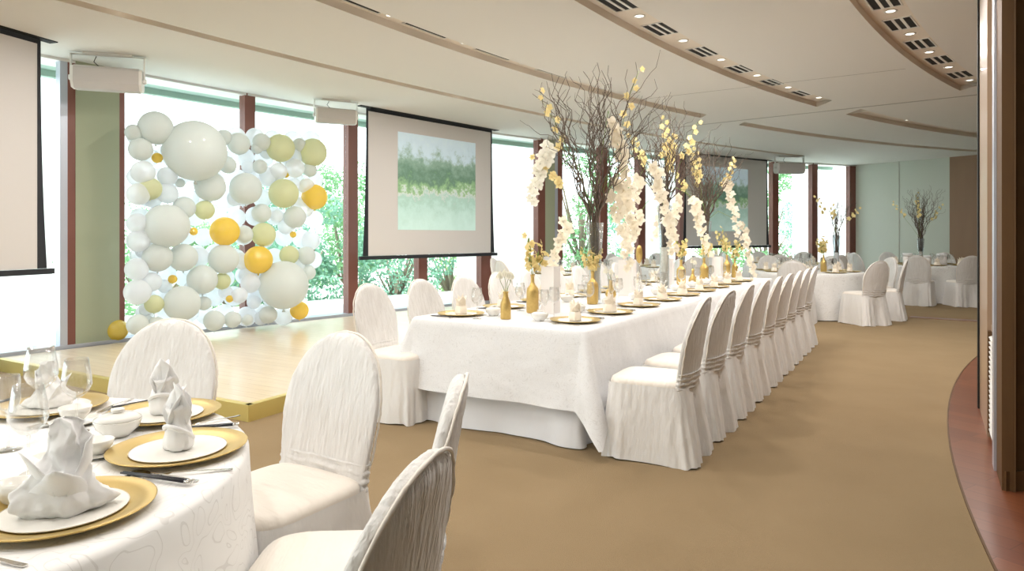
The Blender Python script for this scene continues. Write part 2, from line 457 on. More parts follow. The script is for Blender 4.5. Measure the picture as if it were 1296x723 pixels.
def band_place(bi, u, v):
    """nearest point on the middle line of slot bi to the ceiling point seen there"""
    c, r, wd, _ = BANDS[bi]; p = px(u, v, CEIL + REC); q = Vector((p.x, p.y)) - c
    a = math.atan2(q.y, q.x)
    return (*arc(a, r - wd / 2, None, c), CEIL + REC), a + PI / 2
bandname = ['window-side', 'second', 'third', 'aisle-side']
vents = [[(225, 35), (348, 72), (530, 113)], [(440, 6), (527, 41), (611, 71), (686, 95), (762, 114), (828, 130)],
         [(770, 6), (823, 39), (874, 68), (919, 90), (958, 107), (998, 120)], [(1103, 4), (1121, 33), (1143, 59), (1167, 79), (1195, 97)]]
lights = [[(146, 12), (327, 63), (567, 121)], [(482, 22), (575, 57), (652, 82), (725, 105), (795, 122), (1085, 178)],
          [(795, 23), (850, 54), (897, 78), (941, 98), (980, 113), (1018, 126), (1110, 157)], [(1110, 17), (1132, 46), (1155, 69), (1179, 88), (1208, 104)]]
for bi in range(4):
    pr = [V1, V2, V3, V3][bi]
    for k, (u, v) in enumerate(vents[bi]):
        p, a = band_place(bi, u, v)
        pr.place(p, a, '%s slotted air vent from the near end in the %s ceiling slot' % (ORD[k], bandname[bi]), 'air vent', 'slotted air vents in the curved ceiling slots')
    for k, (u, v) in enumerate(lights[bi]):
        p, a = band_place(bi, u, v)
        P_light.place(p, a, '%s round recessed downlight from the near end in the %s ceiling slot' % (ORD[k], bandname[bi]), 'downlight', 'recessed downlights in the ceiling slots')
# the same slots run on over and behind the camera, with their downlights
k = 0
for bi in (0, 1, 2, 3):
    c, r, wd, rngs = BANDS[bi]
    y0 = 5.0
    for yy in (4.3, 2.9, 1.5, 0.1, -1.3):
        xx = c.x - math.sqrt((r - wd / 2) ** 2 - (yy - c.y) ** 2)
        if xx < rngs[0][0][0] + 0.1: continue
        k += 1
        P_light.place((xx, yy, CEIL + REC), 0, 'recessed downlight in the %s ceiling slot, %s of those overhead or behind the viewer' % (bandname[bi], ORD[k - 1]), 'downlight', 'recessed downlights behind the viewer')

# walls out of view: behind the viewer and down the right side
mb = MB(); mb.prism([(-9.6, -3.65), (FE.x + .1, -3.65), (FE.x + .1, -3.5), (-9.6, -3.5)], 0, CEIL); struct('wall_behind', mb, M_green)
mb = MB(); mb.prism([(FE.x, -3.6), (FE.x + .15, -3.6), (FE.x + .15, FE.y + .1), (FE.x, FE.y)], 0, CEIL); struct('wall_side', mb, M_green)
# window wall: posts, panes, sill
def wall_post(name, u0, u1, depth=0.14, m=M_post, inner=0.0, parent=None, z0=STAGE - 0.12):
    a0, a1 = wall_ang(u0), wall_ang(u1); mb = MB()
    annulus_block(mb, WR - inner, WR - inner + depth, a0, a1, z0, CEIL + 0.01, 1)
    return struct(name, mb, m, parent)
posts = [(85.5, 95.5), (151, 158), (310, 323), (441, 453), (530, 541), (609, 622), (681, 690), (706, 712), (760, 769), (808, 817), (860, 867), (978, 985.5), (1028, 1035), (1075.5, 1083)]
n = 20
for i, (u0, u1) in enumerate(posts):
    wall_post('trim_%d' % n, u0, u1); n += 1
wall_post('trim_%d' % n, 76, 85.5, 0.10, M_alu); n += 1
wall_post('trim_%d' % n, 702, 706, 0.10, M_alu); n += 1
mb = MB(); annulus_block(mb, WR - 0.005, WR + 0.12, wall_ang(95.5), wall_ang(151), 0, CEIL, 6)
struct('wall_panel', mb, M_olive)['kind'] = 'structure'
bpy.data.objects['wall_panel'].name = 'wall_left'
mb = MB(); annulus_block(mb, WR - 0.005, WR + 0.12, wall_ang(690), wall_ang(702), 0, CEIL, 3)
struct('wall_back', mb, M_olive)
mb = MB(); annulus_block(mb, WR - 0.02, WR + 0.22, A_START, A_END, 0.0, STAGE + 0.03, 80)
struct('trim_%d' % n, mb, M_alu); n += 1
mb = MB(); annulus_block(mb, WR + 0.0, WR + 0.10, A_START, A_END, CEIL - 0.03, CEIL + 0.01, 80)
struct('trim_%d' % n, mb, M_white); n += 1
mb = MB(); annulus_block(mb, WR + 0.14, WR + 0.4, A_START, A_END, CEIL - 0.02, CEIL + 0.30, 80)
struct('trim_%d' % n, mb, M_white); n += 1
wins = [(-60, 76), (158, 310), (323, 441), (453, 530), (541, 609), (622, 681), (712, 760), (769, 808), (817, 860), (867, 978), (985.5, 1028), (1035, 1075.5)]
for i, (u0, u1) in enumerate(wins):
    mb = MB(); annulus_block(mb, WR + 0.07, WR + 0.08, wall_ang(u0), wall_ang(u1), STAGE + 0.03, CEIL, 8)
    struct('window_%d' % (i + 1), mb, M_pane)

for i in range(9):
    a = A_NEAR + (A_START - A_NEAR) * i / 8; mb = MB(); annulus_block(mb, WR, WR + .14, a - .0015, a + .0015, 0, CEIL + .01, 1); struct('trim_%d' % (70 + i), mb, M_post)
    if i < 8:
        mb = MB(); annulus_block(mb, WR + .07, WR + .08, a + .0015, a + (A_START - A_NEAR) / 8 - .0015, STAGE + .03, CEIL, 3); struct('window_%d' % (20 + i), mb, M_pane)
# outside: eave, rendered piers, terrace, garden
mb = MB(); annulus_block(mb, WR + 0.25, WR + 0.85, A_START - 0.0, A_END, CEIL + 0.02, CEIL + 0.25, 60)
annulus_block(mb, WR + 0.80, WR + 0.9, A_START, A_END, CEIL - 0.06, CEIL + 0.3, 60)
struct('trim_40', mb, M_conc)
for i, (u0, u1) in enumerate([(-90, 66), (586, 612), (622, 684), (822, 858), (1010, 1028), (1035, 1079)]):
    mb = MB(); annulus_block(mb, WR + 2.5, WR + 2.75, wall_ang(u0, WR + 2.5), wall_ang(u1, WR + 2.5), -0.1, CEIL + 1.6, 8)
    struct('wall_outer.%03d' % (i + 1), mb, M_pier)
mb = MB(); annulus_block(mb, WR + 0.2, WR + 3.2, A_START, A_END, -0.2, 0.05, 60)
struct('ground_terrace', mb, M_terr)
mb = MB(); mb.prism([(-60, -30), (70, -30), (70, 90), (-60, 90)], -1.6, -1.2)
struct('ground_garden', mb, M_lawn)

# far wall
fd = (Vector((10.8, 16.85)) - CORNER).normalized()
def far_wall(name, s0, s1, m, t=0.15, z0=0, z1=CEIL, off=0.0):
    nrm = Vector((-fd.y, fd.x)); p0 = CORNER + fd * s0 - nrm * off * -1; p1 = CORNER + fd * s1 + nrm * off
    mb = MB(); mb.prism([tuple(p0), tuple(p1), tuple(p1 + nrm * t), tuple(p0 + nrm * t)], z0, z1)
    return struct(name, mb, m)
L1 = (Vector((10.8, 16.85)) - CORNER).length
far_wall('wall_far', 0, L1, M_green)
far_wall('wall_far_wood', L1, L1 + 4.5, M_wood2).name = 'wall_right'
far_wall('baseboard_far', 0, L1 + 4.5, M_wood2, 0.02, 0, 0.12, -0.02)
for k, s in enumerate((L1 * 0.49,)):
    far_wall('trim_%d' % (45 + k), s - 0.008, s + 0.008, M_seam, 0.01, 0.12, CEIL, -0.006)

# stage platform
corner = px(315, 513, STAGE); left = px(-40, 447, STAGE); rdir = (px(372, 497, STAGE) - corner).normalized()
rend = corner + rdir * 3.3
while (Vector((left.x, left.y)) - WC).length > WR - .08: left = left + (corner - left) * .01
arcpts = []
aL = math.atan2(left.y - WC.y, left.x - WC.x); rr = rend + Vector((-0.8, 0.9, 0)) * 0
aR = math.atan2(rend.y + 2.6 - WC.y, rend.x - 0.6 - WC.x)
aR = wall_ang(600)
for i in range(21): arcpts.append(arc(aL + (aR - aL) * i / 20, WR - 0.08))
spoly = [(corner.x, corner.y), (rend.x, rend.y)] + arcpts[::-1] + [(left.x, left.y)]
mb = MB(); mb.prism(spoly, 0.0, STAGE - 0.004)
st = mb.build('stage_platform', M_stage); tag(st, 'low pale wooden stage platform in front of the balloon wall', 'platform')
def nosing(a, b, nm):
    d = (b - a); L = d.length; d.normalize(); nrm = Vector((d.y, -d.x, 0))
    m = MB(); rz = math.atan2(d.y, d.x); c = (a + b) / 2
    m.box((c.x + nrm.x * 0.006, c.y + nrm.y * 0.006, STAGE / 2), (L + 0.02, 0.014, STAGE), rz)
    m.box((c.x - nrm.x * 0.02, c.y - nrm.y * 0.02, STAGE - 0.002), (L, 0.05, 0.005), rz)
    m.build(nm, M_brass, st)
nosing(left, corner, 'brass_nosing'); nosing(corner, rend, 'brass_nosing')

# wooden partition on the right
A = Vector((2.59, 3.61)); B = Vector((3.65, 5.33)); ab = (B - A); nrm = Vector((ab.y, -ab.x)).normalized()
def side(s0, s1, d0, d1, z0, z1, mb):
    p0, p1 = A + ab * s0, A + ab * s1
    mb.prism([tuple(p0 + nrm * d0), tuple(p0 + nrm * d1), tuple(p1 + nrm * d1), tuple(p1 + nrm * d0)], z0, z1)
mb = MB(); mb.prism([(2.60, 3.615), (6.0, 3.615), (6.0, 6.5), tuple(B + nrm * 0.06), tuple(A + nrm * 0.06)], 0, CEIL)
struct('wall_partition', mb, M_wood)
mb = MB(); side(0.0, 0.24, -0.0, 0.05, 0, CEIL, mb); struct('trim_50', mb, M_wood)
mb = MB(); side(0.17, 0.24, -0.012, 0.05, 0, CEIL, mb); struct('trim_51', mb, M_alu)
mb = MB(); side(0.56, 1.0, 0.0, 0.05, 0, CEIL, mb); struct('trim_52', mb, M_wood3)
mb = MB(); side(0.99, 1.03, -0.012, 0.05, 0, CEIL, mb); struct('trim_53', mb, M_dark)
mb = MB(); side(0.24, 0.56, 0.02, 0.05, 0.72, 0.76, mb); struct('trim_54', mb, M_wood3)
mb = MB(); mb.box((4.3, 3.60, 0.055), (3.4, 0.016, 0.11)); struct('baseboard_right', mb, M_wood)
t = thing('louvre_grille', 'slatted metal louvre grille low in the side of the wooden partition', 'grille')
mb = MB(); side(0.24, 0.27, 0.0, 0.05, 0.05, 0.72, mb); mb.build('frame_stile', M_wood, t)
mb = MB(); side(0.53, 0.56, 0.0, 0.05, 0.05, 0.72, mb); mb.build('frame_stile', M_wood, t)
for k in range(20):
    mb = MB(); z = 0.07 + k * 0.032
    p0, p1 = A + ab * 0.27, A + ab * 0.53
    vs = []
    for zz in (0, 0.006):
        vs += [(*(p0 + nrm * 0.005), z + zz), (*(p0 + nrm * 0.04), z + zz + 0.016), (*(p1 + nrm * 0.04), z + zz + 0.016), (*(p1 + nrm * 0.005), z + zz)]
    mb.add(vs, [(3, 2, 1, 0), (4, 5, 6, 7), (0, 1, 5, 4), (1, 2, 6, 5), (2, 3, 7, 6), (3, 0, 4, 7)], False)
    mb.build('slat', M_white, t)

# ------------------------------------------------------------ projection screens
def slide_mat():
    m, t, b = nodes('projected_pond_picture')
    tcn = t.nodes.new('ShaderNodeTexCoord'); sp = t.nodes.new('ShaderNodeSeparateXYZ')
    t.links.new(tcn.outputs['Object'], sp.inputs[0])
    n = t.nodes.new('ShaderNodeTexNoise'); n.inputs['Scale'].default_value = 4.5; n.inputs['Detail'].default_value = 8; n.inputs['Roughness'].default_value = 0.7
    t.links.new(tcn.outputs['Object'], n.inputs[0])
    # height + noise*k -> ramp (water, bank, trees, sky)
    mu = t.nodes.new('ShaderNodeMath'); mu.operation = 'MULTIPLY_ADD'; mu.inputs[1].default_value = 1.1; mu.inputs[2].default_value = -0.55
    t.links.new(n.outputs[0], mu.inputs[0])
    ad = t.nodes.new('ShaderNodeMath'); ad.operation = 'ADD'
    t.links.new(mu.outputs[0], ad.inputs[0]); t.links.new(sp.outputs[2], ad.inputs[1])
    dv = t.nodes.new('ShaderNodeMath'); dv.operation = 'DIVIDE'; dv.inputs[1].default_value = 1.55
    t.links.new(ad.outputs[0], dv.inputs[0])
    r = t.nodes.new('ShaderNodeValToRGB'); e = r.color_ramp.elements
    e[0].position = 0.0; e[0].color = (0.55, 0.75, 0.70, 1)
    e[1].position = 1.0; e[1].color = (0.62, 0.76, 0.84, 1)
    for p, c in ((0.22, (0.48, 0.68, 0.62)), (0.34, (0.38, 0.58, 0.50)), (0.40, (0.60, 0.66, 0.64)), (0.44, (0.30, 0.50, 0.26)), (0.55, (0.13, 0.24, 0.17)), (0.72, (0.26, 0.40, 0.32)), (0.84, (0.58, 0.72, 0.80))):
        x = e.new(p); x.color = (*c, 1)
    t.links.new(dv.outputs[0], r.inputs[0])
    t.links.new(r.outputs[0], b.inputs['Base Color']); t.links.new(r.outputs[0], b.inputs['Emission Color'])
    b.inputs['Emission Strength'].default_value = 0.22; b.inputs['Roughness'].default_value = 0.8
    return m
M_slide = slide_mat()
def screen(p_left, p_right, ztop, h, label, slide):
    """p_left/p_right: plan points of the white fabric"""
    a = Vector((*p_left, 0)); b = Vector((*p_right, 0)); d = b - a; L = d.length; rz = math.atan2(d.y, d.x)
    t = thing('projection_screen', label, 'screen', (a.x, a.y, ztop - h), rz)
    bw, bt = 0.10, 0.035
    m = MB(); m.add([(0, 0, 0), (L, 0, 0), (L, 0, h), (0, 0, h), (0, 0.004, 0), (L, 0.004, 0), (L, 0.004, h), (0, 0.004, h)],
                    [(0, 1, 2, 3), (7, 6, 5, 4), (0, 4, 5, 1), (3, 2, 6, 7), (0, 3, 7, 4), (1, 5, 6, 2)], False); m.build('screen_fabric', M_screen, t)
    m = MB()
    for sgn, x0 in ((-1, 0), (1, L)):
        rows = 12; front = []; back = []
        for i in range(rows + 1):
            q = i / rows; wd = bt + (bw - bt) * (1 - q) ** 2.2
            front.append([(x0, -0.002, q * h), (x0 + sgn * wd, -0.002, q * h), (x0 + sgn * wd, 0.006, q * h), (x0, 0.006, q * h)])
        m.loft(front, smooth=False)
    m.box((L / 2, 0.002, h + 0.02), (L + 2 * bt, 0.008, 0.04))
    m.build('black_border', M_screenb, t)
    m = MB(); m.box((L / 2, 0, -0.03), (L + 2 * bw + 0.14, 0.035, 0.055)); m.build('weight_bar', M_screenb, t)
    m = MB(); m.box((L / 2, 0.0, (CEIL - ztop + h + 0.02 + h + 0.0) / 2 + 0.0), (L + 0.3, 0.12, 0.012))
    mm = MB(); mm.box((L / 2, 0.0, h + (CEIL - ztop) - 0.004), (L + 0.35, 0.11, 0.01)); mm.build('ceiling_slot', M_dark, t)
    mm = MB(); mm.box((L / 2, 0.0, h + 0.04 + (CEIL - ztop - 0.04) / 2), (L + 2 * bt - 0.02, 0.004, max(CEIL - ztop - 0.045, 0.01))); mm.build('header_fabric', M_screenb, t)
    if slide:
        x0, x1, z0, z1 = slide
        m = MB(); m.add([(x0, 0, 0), (x1, 0, 0), (x1, 0, z1 - z0), (x0, 0, z1 - z0)], [(0, 1, 2, 3)], False)
        s = m.build('projected_picture', M_slide, t); s.location = (0, -0.004, z0)
    return t
sdir = Vector((-0.300, -0.954))
p1 = Vector((-4.66, 6.7))
screen(p1 + sdir * 2.93, p1, 3.24, 2.21, 'blank white projection screen at the left edge of the room', None)
pa = Vector(((466 - 648) / FPX * 10.3, 10.3)); pb = Vector(((621 - 648) / FPX * 12.45, 12.45))
screen(pa, pb, 3.24, 2.19, 'lowered white projection screen showing a pond picture, behind the near flower arrangement', (0.58, 2.38, 0.40, 1.95))
pb = Vector(((970 - 648) / FPX * 17.5, 17.5)); dd = Vector((0.84, 0.54)).normalized()
screen(pb - dd * 2.93, pb, 3.27, 2.15, 'far white projection screen with a green pond picture, beyond the tall flowers', (0.55, 2.2, 0.35, 1.9))

# ------------------------------------------------------------ ceiling speakers
def speaker_proto():
    t = thing('wall_speaker')
    W, H, Dp = 0.66, 0.26, 0.24
    poly = [(-Dp / 2, -H / 2 + 0.07), (-Dp / 2 + 0.05, -H / 2), (Dp / 2 - 0.04, -H / 2), (Dp / 2, -H / 2 + 0.06), (Dp / 2, H / 2 - 0.02), (Dp / 2 - 0.03, H / 2), (-Dp / 2 + 0.03, H / 2), (-Dp / 2, H / 2 - 0.03)]
    def prof(x0, x1, k):
        m = MB(); m.loft([[(x0, y * k, z * k) for y, z in poly], [(x1, y * k, z * k) for y, z in poly]], smooth=False); return m
    prof(-W / 2, W / 2, 1.0).build('cabinet', M_spk, t)
    prof(-W / 2 - 0.03, -W / 2, 0.94).build('end_cap', M_white, t); prof(W / 2, W / 2 + 0.03, 0.94).build('end_cap', M_white, t)
    m = MB(); m.box((0, 0, 0.27), (W + 0.12, 0.06, 0.012))
    for s in (-1, 1): m.box((s * (W / 2 + 0.045), 0, 0.13), (0.012, 0.06, 0.29))
    m.build('bracket', M_white, t)
    for s in (-1, 1):
        m = MB(); m.loft([[(s * (W / 2 + 0.03) + s * q, 0.03 * math.cos(2 * PI * i / 12), 0.03 * math.sin(2 * PI * i / 12)) for i in range(12)] for q in (0, 0.035)]); m.build('pivot_knob', M_white, t)
    m = MB(); m.box((0, 0, 0.288), (0.5, 0.09, 0.022)); m.build('ceiling_plate', M_white, t)
    m = MB(); m.tube([(-0.12, 0.0, 0.26), (-0.15, 0.02, 0.2), (-0.1, 0.03, 0.15), (-0.06, 0.02, 0.12)], 0.005); m.build('cable', M_dark, t)
    return Proto(t)
SP = speaker_proto()
for (u, v, D, rz, lab, sc) in ((137, 101, 7.3, R(20), 'nearest grey ceiling speaker on a white bracket, left of the balloon wall', .92),
                           (425, 146, 9.75, R(25), 'grey ceiling speaker on a white bracket, left of the pond projection', .80),
                           (999, 212, 16.6, R(10), 'far grey ceiling speaker beyond the far projection screen', 1.0)):
    z = CEIL - 0.30 * sc
    SP.place(((u - 648) / FPX * D, D, z), rz, lab, 'speaker', 'ceiling speakers along the windows', sc)

# ------------------------------------------------------------ balloons
def balloon_proto(m, nm='balloon'):
    t = thing(nm)
    mb = MB(); mb.sphere((0, 0, 0), 1.0, 28, 18, 1.0); mb.build('balloon_skin', m, t)
    k = MB(); k.lathe([(0.02, -0.97), (0.05, -1.05), (0.07, -1.12), (0.03, -1.12)], 8); k.build('knot', m, t)
    return Proto(t)
BP = {'w': balloon_proto(B_white), 'o': balloon_proto(B_olive), 'g': balloon_proto(B_gold), 'c': balloon_proto(B_clear)}
BA, BB = Vector((-4.28, 7.72)), Vector((-2.68, 9.72))
def bplane(u):
    d = Vector(((u - 648) / FPX, 1.0)); e = BB - BA
    den = d.x * e.y - d.y * e.x
    return (BA.x * e.y - BA.y * e.x) / den
bal = [(247, 191, 38, 'w'), (197, 162, 21, 'w'), (169, 168, 10.5, 'w'), (178, 189, 14.5, 'w'), (199, 200, 6.5, 'g'), (181, 218, 14.5, 'c'), (190, 239, 14, 'o'), (175, 246, 14, 'c'),
       (212, 245, 13, 'c'), (266, 236, 19, 'w'), (233, 263, 14, 'w'), (259, 266, 12, 'o'), (283, 174, 10, 'w'), (288, 209, 11, 'w'), (212, 223, 12, 'c'), (228, 232, 6, 'w'),
       (302, 182, 14, 'w'), (325, 188, 7, 'w'), (331, 180, 11, 'w'), (355, 187.5, 17.5, 'o'), (396, 193, 17.5, 'o'), (329, 211, 9, 'w'), (352, 217, 11, 'c'), (362, 221, 4, 'g'),
       (373, 213, 12, 'c'), (392, 215, 9, 'w'), (311, 239, 20, 'w'), (359, 245, 18.5, 'o'), (398, 249.5, 16, 'g'), (331, 270, 12, 'w'), (373, 275, 14, 'w'), (379, 184, 9, 'w'),
       (388, 236, 10, 'c'), (211, 286, 27.5, 'w'), (199.5, 326, 18, 'w'), (232, 326, 17.5, 'w'), (174, 283, 13, 'c'), (175, 305, 14, 'c'), (173, 341, 14, 'c'), (174, 370, 16, 'c'),
       (256, 354, 18.5, 'w'), (218.5, 353.5, 5.5, 'g'), (230.5, 384, 22, 'w'), (195, 385, 11.5, 'o'), (258, 384, 9, 'w'), (281, 356, 10.5, 'o'), (283, 328, 18.5, 'w'),
       (284.5, 293, 18, 'g'), (271, 406, 13, 'w'), (174, 411, 13, 'w'), (198, 412, 11, 'w'), (192, 357, 12, 'c'), (290.5, 378.5, 4.5, 'g'), (245, 293, 5, 'g'),
       (309, 297, 11, 'w'), (333.5, 297, 15, 'o'), (327, 329, 17.5, 'g'), (366, 323, 12, 'o'), (387, 324, 12, 'w'), (390, 345, 9.5, 'w'), (359, 361, 30.5, 'w'),
       (379, 393, 11.5, 'g'), (339.5, 398.5, 11, 'w'), (294.5, 404.5, 10.5, 'w'), (313, 405, 7, 'w'), (350, 274, 8, 'c'), (371, 297, 4, 'g'), (317, 359, 12, 'c'), (303, 374, 10, 'c')]
random.seed(5)
nfront = len(bal)
fill = []
tries = 0
while len(fill) < 24 and tries < 6000:
    tries += 1
    u = random.uniform(172, 402); lo = 165 + (u - 160) * 0.12; hi = 414 - (u - 160) * 0.06
    v = random.uniform(lo, hi); r = random.uniform(8, 14)
    if u > 385 and v > 360: continue
    if all(math.hypot(u - a, v - b) > (r + c) * 0.80 for a, b, c in fill) and all(math.hypot(u - a, v - b) > max(r, c) * 0.85 for a, b, c, _ in bal):
        fill.append((u, v, r))
bal += [(u, v, r, 'c') for u, v, r in fill]
nfill = len(bal)
back_lab = {}
for row in range(10):
    nb_ = 0
    for col_ in range(10):
        u = 176 + col_ * 24.5 + (row % 2) * 11 + random.uniform(-3, 3); v = 172 + row * 25 + random.uniform(-3, 3) + (u - 160) * .02
        if u > 404 or v > 405 or (u > 375 and v > 335): continue
        back_lab[len(bal)] = 'translucent balloon at the back of the balloon wall, %s from left, %s row down' % (ORD[nb_], ORD[row]); nb_ += 1
        bal.append((u, v, random.uniform(11.2, 12.6), 'c'))
rows = {}
for i, (u, v, r, k) in enumerate(bal[:nfill]):
    rows.setdefault((k, min(int((v - 150) / 33), 7)), []).append((u, i))
blab = {}
bname = {'w': 'pearl white balloon', 'o': 'ivory green balloon', 'g': 'shiny gold balloon', 'c': 'clear whitish balloon'}
rown = ['top', 'second', 'third', 'fourth', 'fifth', 'sixth', 'seventh', 'bottom']
for (k, rw), L in rows.items():
    L.sort()
    for j, (u, i) in enumerate(L):
        blab[i] = '%s, %s of its colour from left, %s row of balloon wall' % (bname[k], ORD[j], rown[rw])
for i, (u, v, r, k) in enumerate(bal):
    D = bplane(u); rw = r * D / FPX
    Dn = D - rw * 0.55 if i < nfront else (D + 0.06 if i < nfill else D + .20)
    sc = Dn / D
    z = EYE - (v - 299) * Dn / FPX; rad = rw * sc
    z = max(z, STAGE + rad)
    big = {0: 'largest pearl white balloon, near top left of balloon wall', 60: 'very large pearl white balloon at the lower right of the balloon wall'}.get(i)
    BP[k].place(((u - 648) / FPX * Dn, Dn, z), random.uniform(0, 6), big or blab.get(i) or back_lab[i], 'balloon', {'w': 'pearl white balloons', 'o': 'ivory green balloons', 'g': 'gold balloons', 'c': 'clear whitish balloons'}[k] + ' in the balloon wall', rad)
p = px(147, 432, STAGE); BP['g'].place((p.x, p.y, STAGE + 0.13), 0, 'gold balloon lying on the stage at the foot of the green panel', 'balloon', None, 0.13)
p = px(163, 427, STAGE); BP['c'].place((p.x, p.y, STAGE + 0.085), 0, 'small clear balloon on the stage just right of the loose gold one', 'balloon', None, 0.085)

# ------------------------------------------------------------ banquet chair
def sgnpow(x, p): return math.copysign(abs(x) ** p, x)
def chair_proto():
    t = thing('banquet_chair')
    # backrest
    rings = []; NB = 110
    ts = [i / 34 for i in range(31)] + [.91, .93, .95, .965, .98, .99, 1.0]
    def wid(q):
        wbase = 0.205 + 0.034 * math.sin(min(q / 0.6, 1) * PI / 2)
        return wbase if q < 0.42 else wbase * math.sqrt(max(1 - ((q - 0.42) / 0.58) ** 2.3, 0.0009))
    def yoff(q): return -0.205 - 0.085 * q - 0.015 * q * q
    for q in ts:
        wd = wid(q)
        th = 0.036 * (1 - 0.30 * q) * (1 if q < 0.9 else math.sqrt(max(1 - ((q - 0.9) / 0.1) ** 2, 0.02)))
        z = 0.44 + 0.54 * q; yc = yoff(q)
        ring = []
        for i in range(NB):
            a = 2 * PI * i / NB
            x = wd * sgnpow(math.cos(a), 0.8); y = th * sgnpow(math.sin(a), 0.8)
            pl = 0.0035 * noise.noise(Vector((x * 75, y * 8 + 3, z * 3.5))) + .002 * noise.noise(Vector((x * 150, y * 9, z * 9)))
            pl += 0.0025 * noise.noise(Vector((z * 45, x * 6, 7))) * (1 if abs(math.sin(a)) < .4 else 0)
            ring.append((x * (1 + pl), yc + y + math.copysign(pl, y) * 1.2 + 0.030 * (x / 0.235) ** 2 * (1.2 - q * .5), z))
        rings.append(ring)
    m = MB(); m.loft(rings); br = m.build('backrest', M_chair, t)
    # seam band running round the side of the back
    m = MB(); pts = []
    for sgn in (1, -1):
        seq = ts if sgn == 1 else ts[::-1][1:]
        for q in seq:
            x = sgn * (wid(q) + 0.001)
            pts.append((x, yoff(q) - 0.016 + 0.030 * (x / 0.235) ** 2 * (1.2 - q * .5), 0.44 + 0.54 * q + (0.001 if q > .9 else 0)))
    m.tube(pts, 0.0045, 6); crumple(m, .004, 30); m.build('piping', M_seat, br)
    # seat
    rings = []
    for z, k in ((0.395, 0.97), (0.43, 1.0), (0.462, 1.0), (0.478, 0.97), (0.488, 0.88), (0.494, 0.7), (0.497, 0.4), (0.498, 0.05)):
        rings.append([(0.228 * k * sgnpow(math.cos(2 * PI * i / 40), 0.42) * (1 + 0.0 * i), 0.02 + 0.235 * k * sgnpow(math.sin(2 * PI * i / 40), 0.42), z) for i in range(40)])
    m = MB(); m.loft(rings); m.build('seat', M_seat, t)
    # skirt
    rings = []; N = 200; random.seed(11)
    for j in range(19):
        q = j / 18; z = 0.458 * (1 - q) + 0.006 * q; ring = []
        for i in range(N):
            a = 2 * PI * i / N
            hx = 0.233 + 0.030 * q; yf = 0.262 + 0.022 * q; yb = -0.232 - 0.075 * q
            cx = sgnpow(math.cos(a), 0.36); sy = sgnpow(math.sin(a), 0.36)
            x = hx * cx; y = (yf * sy) if sy > 0 else (-yb * sy)
            nx, ny = math.cos(a), math.sin(a)
            f = q ** 1.1 * (0.009 * math.sin(9 * a + 0.7) + 0.007 * math.sin(17 * a + 2)) + .010 * q * noise.noise(Vector((x * 9, y * 9, z * 5))) + .004 * noise.noise(Vector((x * 30, y * 30, z * 14)))
            cornerness = abs(math.sin(2 * a)) ** 6
            f += q * 0.012 * cornerness
            if sy < 0 and abs(x) < 0.06:     # inverted pleat at the back
                f -= (1 - abs(x) / 0.06) * 0.09 * min(1, q * 1.6)
            ring.append((x + nx * f, y + ny * f, z + (0.006 * math.sin(5 * a) if j == 18 else 0) * 1.0 + (0.0)))
        rings.append(ring)
    m = MB(); m.loft(rings, cap0=False, cap1=False); m.build('skirt', M_skirt, t)
    # gathered band low on the back
    rings = []
    for j in range(19):
        z = .440 + j * .0055; k = 1.10 + .09 * math.sin(j * 1.15); q = (z - 0.44) / 0.54
        rings.append([(0.214 * (1 + (k - 1) * 0.3) * sgnpow(math.cos(2 * PI * i / 60), .8), yoff(q) + 0.036 * (k + .08 * math.sin(i * .9 + j)) * sgnpow(math.sin(2 * PI * i / 60), .8) + 0.024 * sgnpow(math.cos(2 * PI * i / 60), .8) ** 2, z) for i in range(60)])
    m = MB(); m.loft(rings); m.build('back_band', M_chair, t)
    for x in (-0.19, 0.19):
        for y in (-0.21, 0.20):
            m = MB(); m.lathe([(0.014, 0.0), (0.014, 0.03), (0.011, 0.40)], 10, (x, y, 0)); m.build('leg', M_black, t)
    return Proto(t)
CH = chair_proto()
def place_chair(x, y, tx, ty, label, group, z=0, jitter=0):
    """seat centre at (x, y), facing the point (tx, ty)"""
    rz = math.atan2(ty - y, tx - x) - PI / 2 + jitter
    return CH.place((x, y, z), rz, label, 'chair', group)

# ------------------------------------------------------------ drapes
def drape(name, outline, ztop, mtl, amp, freq, rows=14, parent=None, flare=0.03, edge=0.012, seed=1, hem=0.0, crumpl=0.02):
    """outline: list of (x, y, nx, ny, drop, extra outward at the hem, s)"""
    rnd = random.Random(seed); ph = [rnd.uniform(0, 6) for _ in range(4)]
    n = len(outline); rings = []
    rings.append([(x - nx * 0.02, y - ny * 0.02, ztop) for x, y, nx, ny, L, e, s in outline])
    rings.append([(x, y, ztop - 0.001) for x, y, nx, ny, L, e, s in outline])
    for j in range(rows + 1):
        q = j / rows; ring = []
        for x, y, nx, ny, L, e, s in outline:
            wv = math.sin(freq * s + ph[0]) * 0.6 + math.sin(freq * 1.73 * s + ph[1]) * 0.4
            off = edge + (flare + e) * q * (L if L < 2 else 1) / 0.6 + amp * (q ** 1.2) * wv
            z = ztop - edge - (L - edge) * q
            ring.append((x + nx * off, y + ny * off, z + hem * math.sin(freq * .5 * s + ph[2]) * q))
        rings.append(ring)
    m = MB(); m.loft(rings, cap0=True, cap1=False)
    for i in range(2 * n, len(m.v)):
        x, y, z = m.v[i]; q_ = min(1, (ztop - z) / .5); k = crumpl * q_ * q_; nv_ = noise.noise_vector(Vector((x * 4, y * 4, z * 2.5 + seed)))
        m.v[i] = (x + nv_.x * k, y + nv_.y * k, z)
    # flip so the top faces up
    o = m.build(name, mtl, parent)
    return o
def round_outline(rad, drop, n=160):
    return [(rad * math.cos(2 * PI * i / n), rad * math.sin(2 * PI * i / n), math.cos(2 * PI * i / n), math.sin(2 * PI * i / n), drop, 0, 2 * PI * i / n * rad) for i in range(n)]
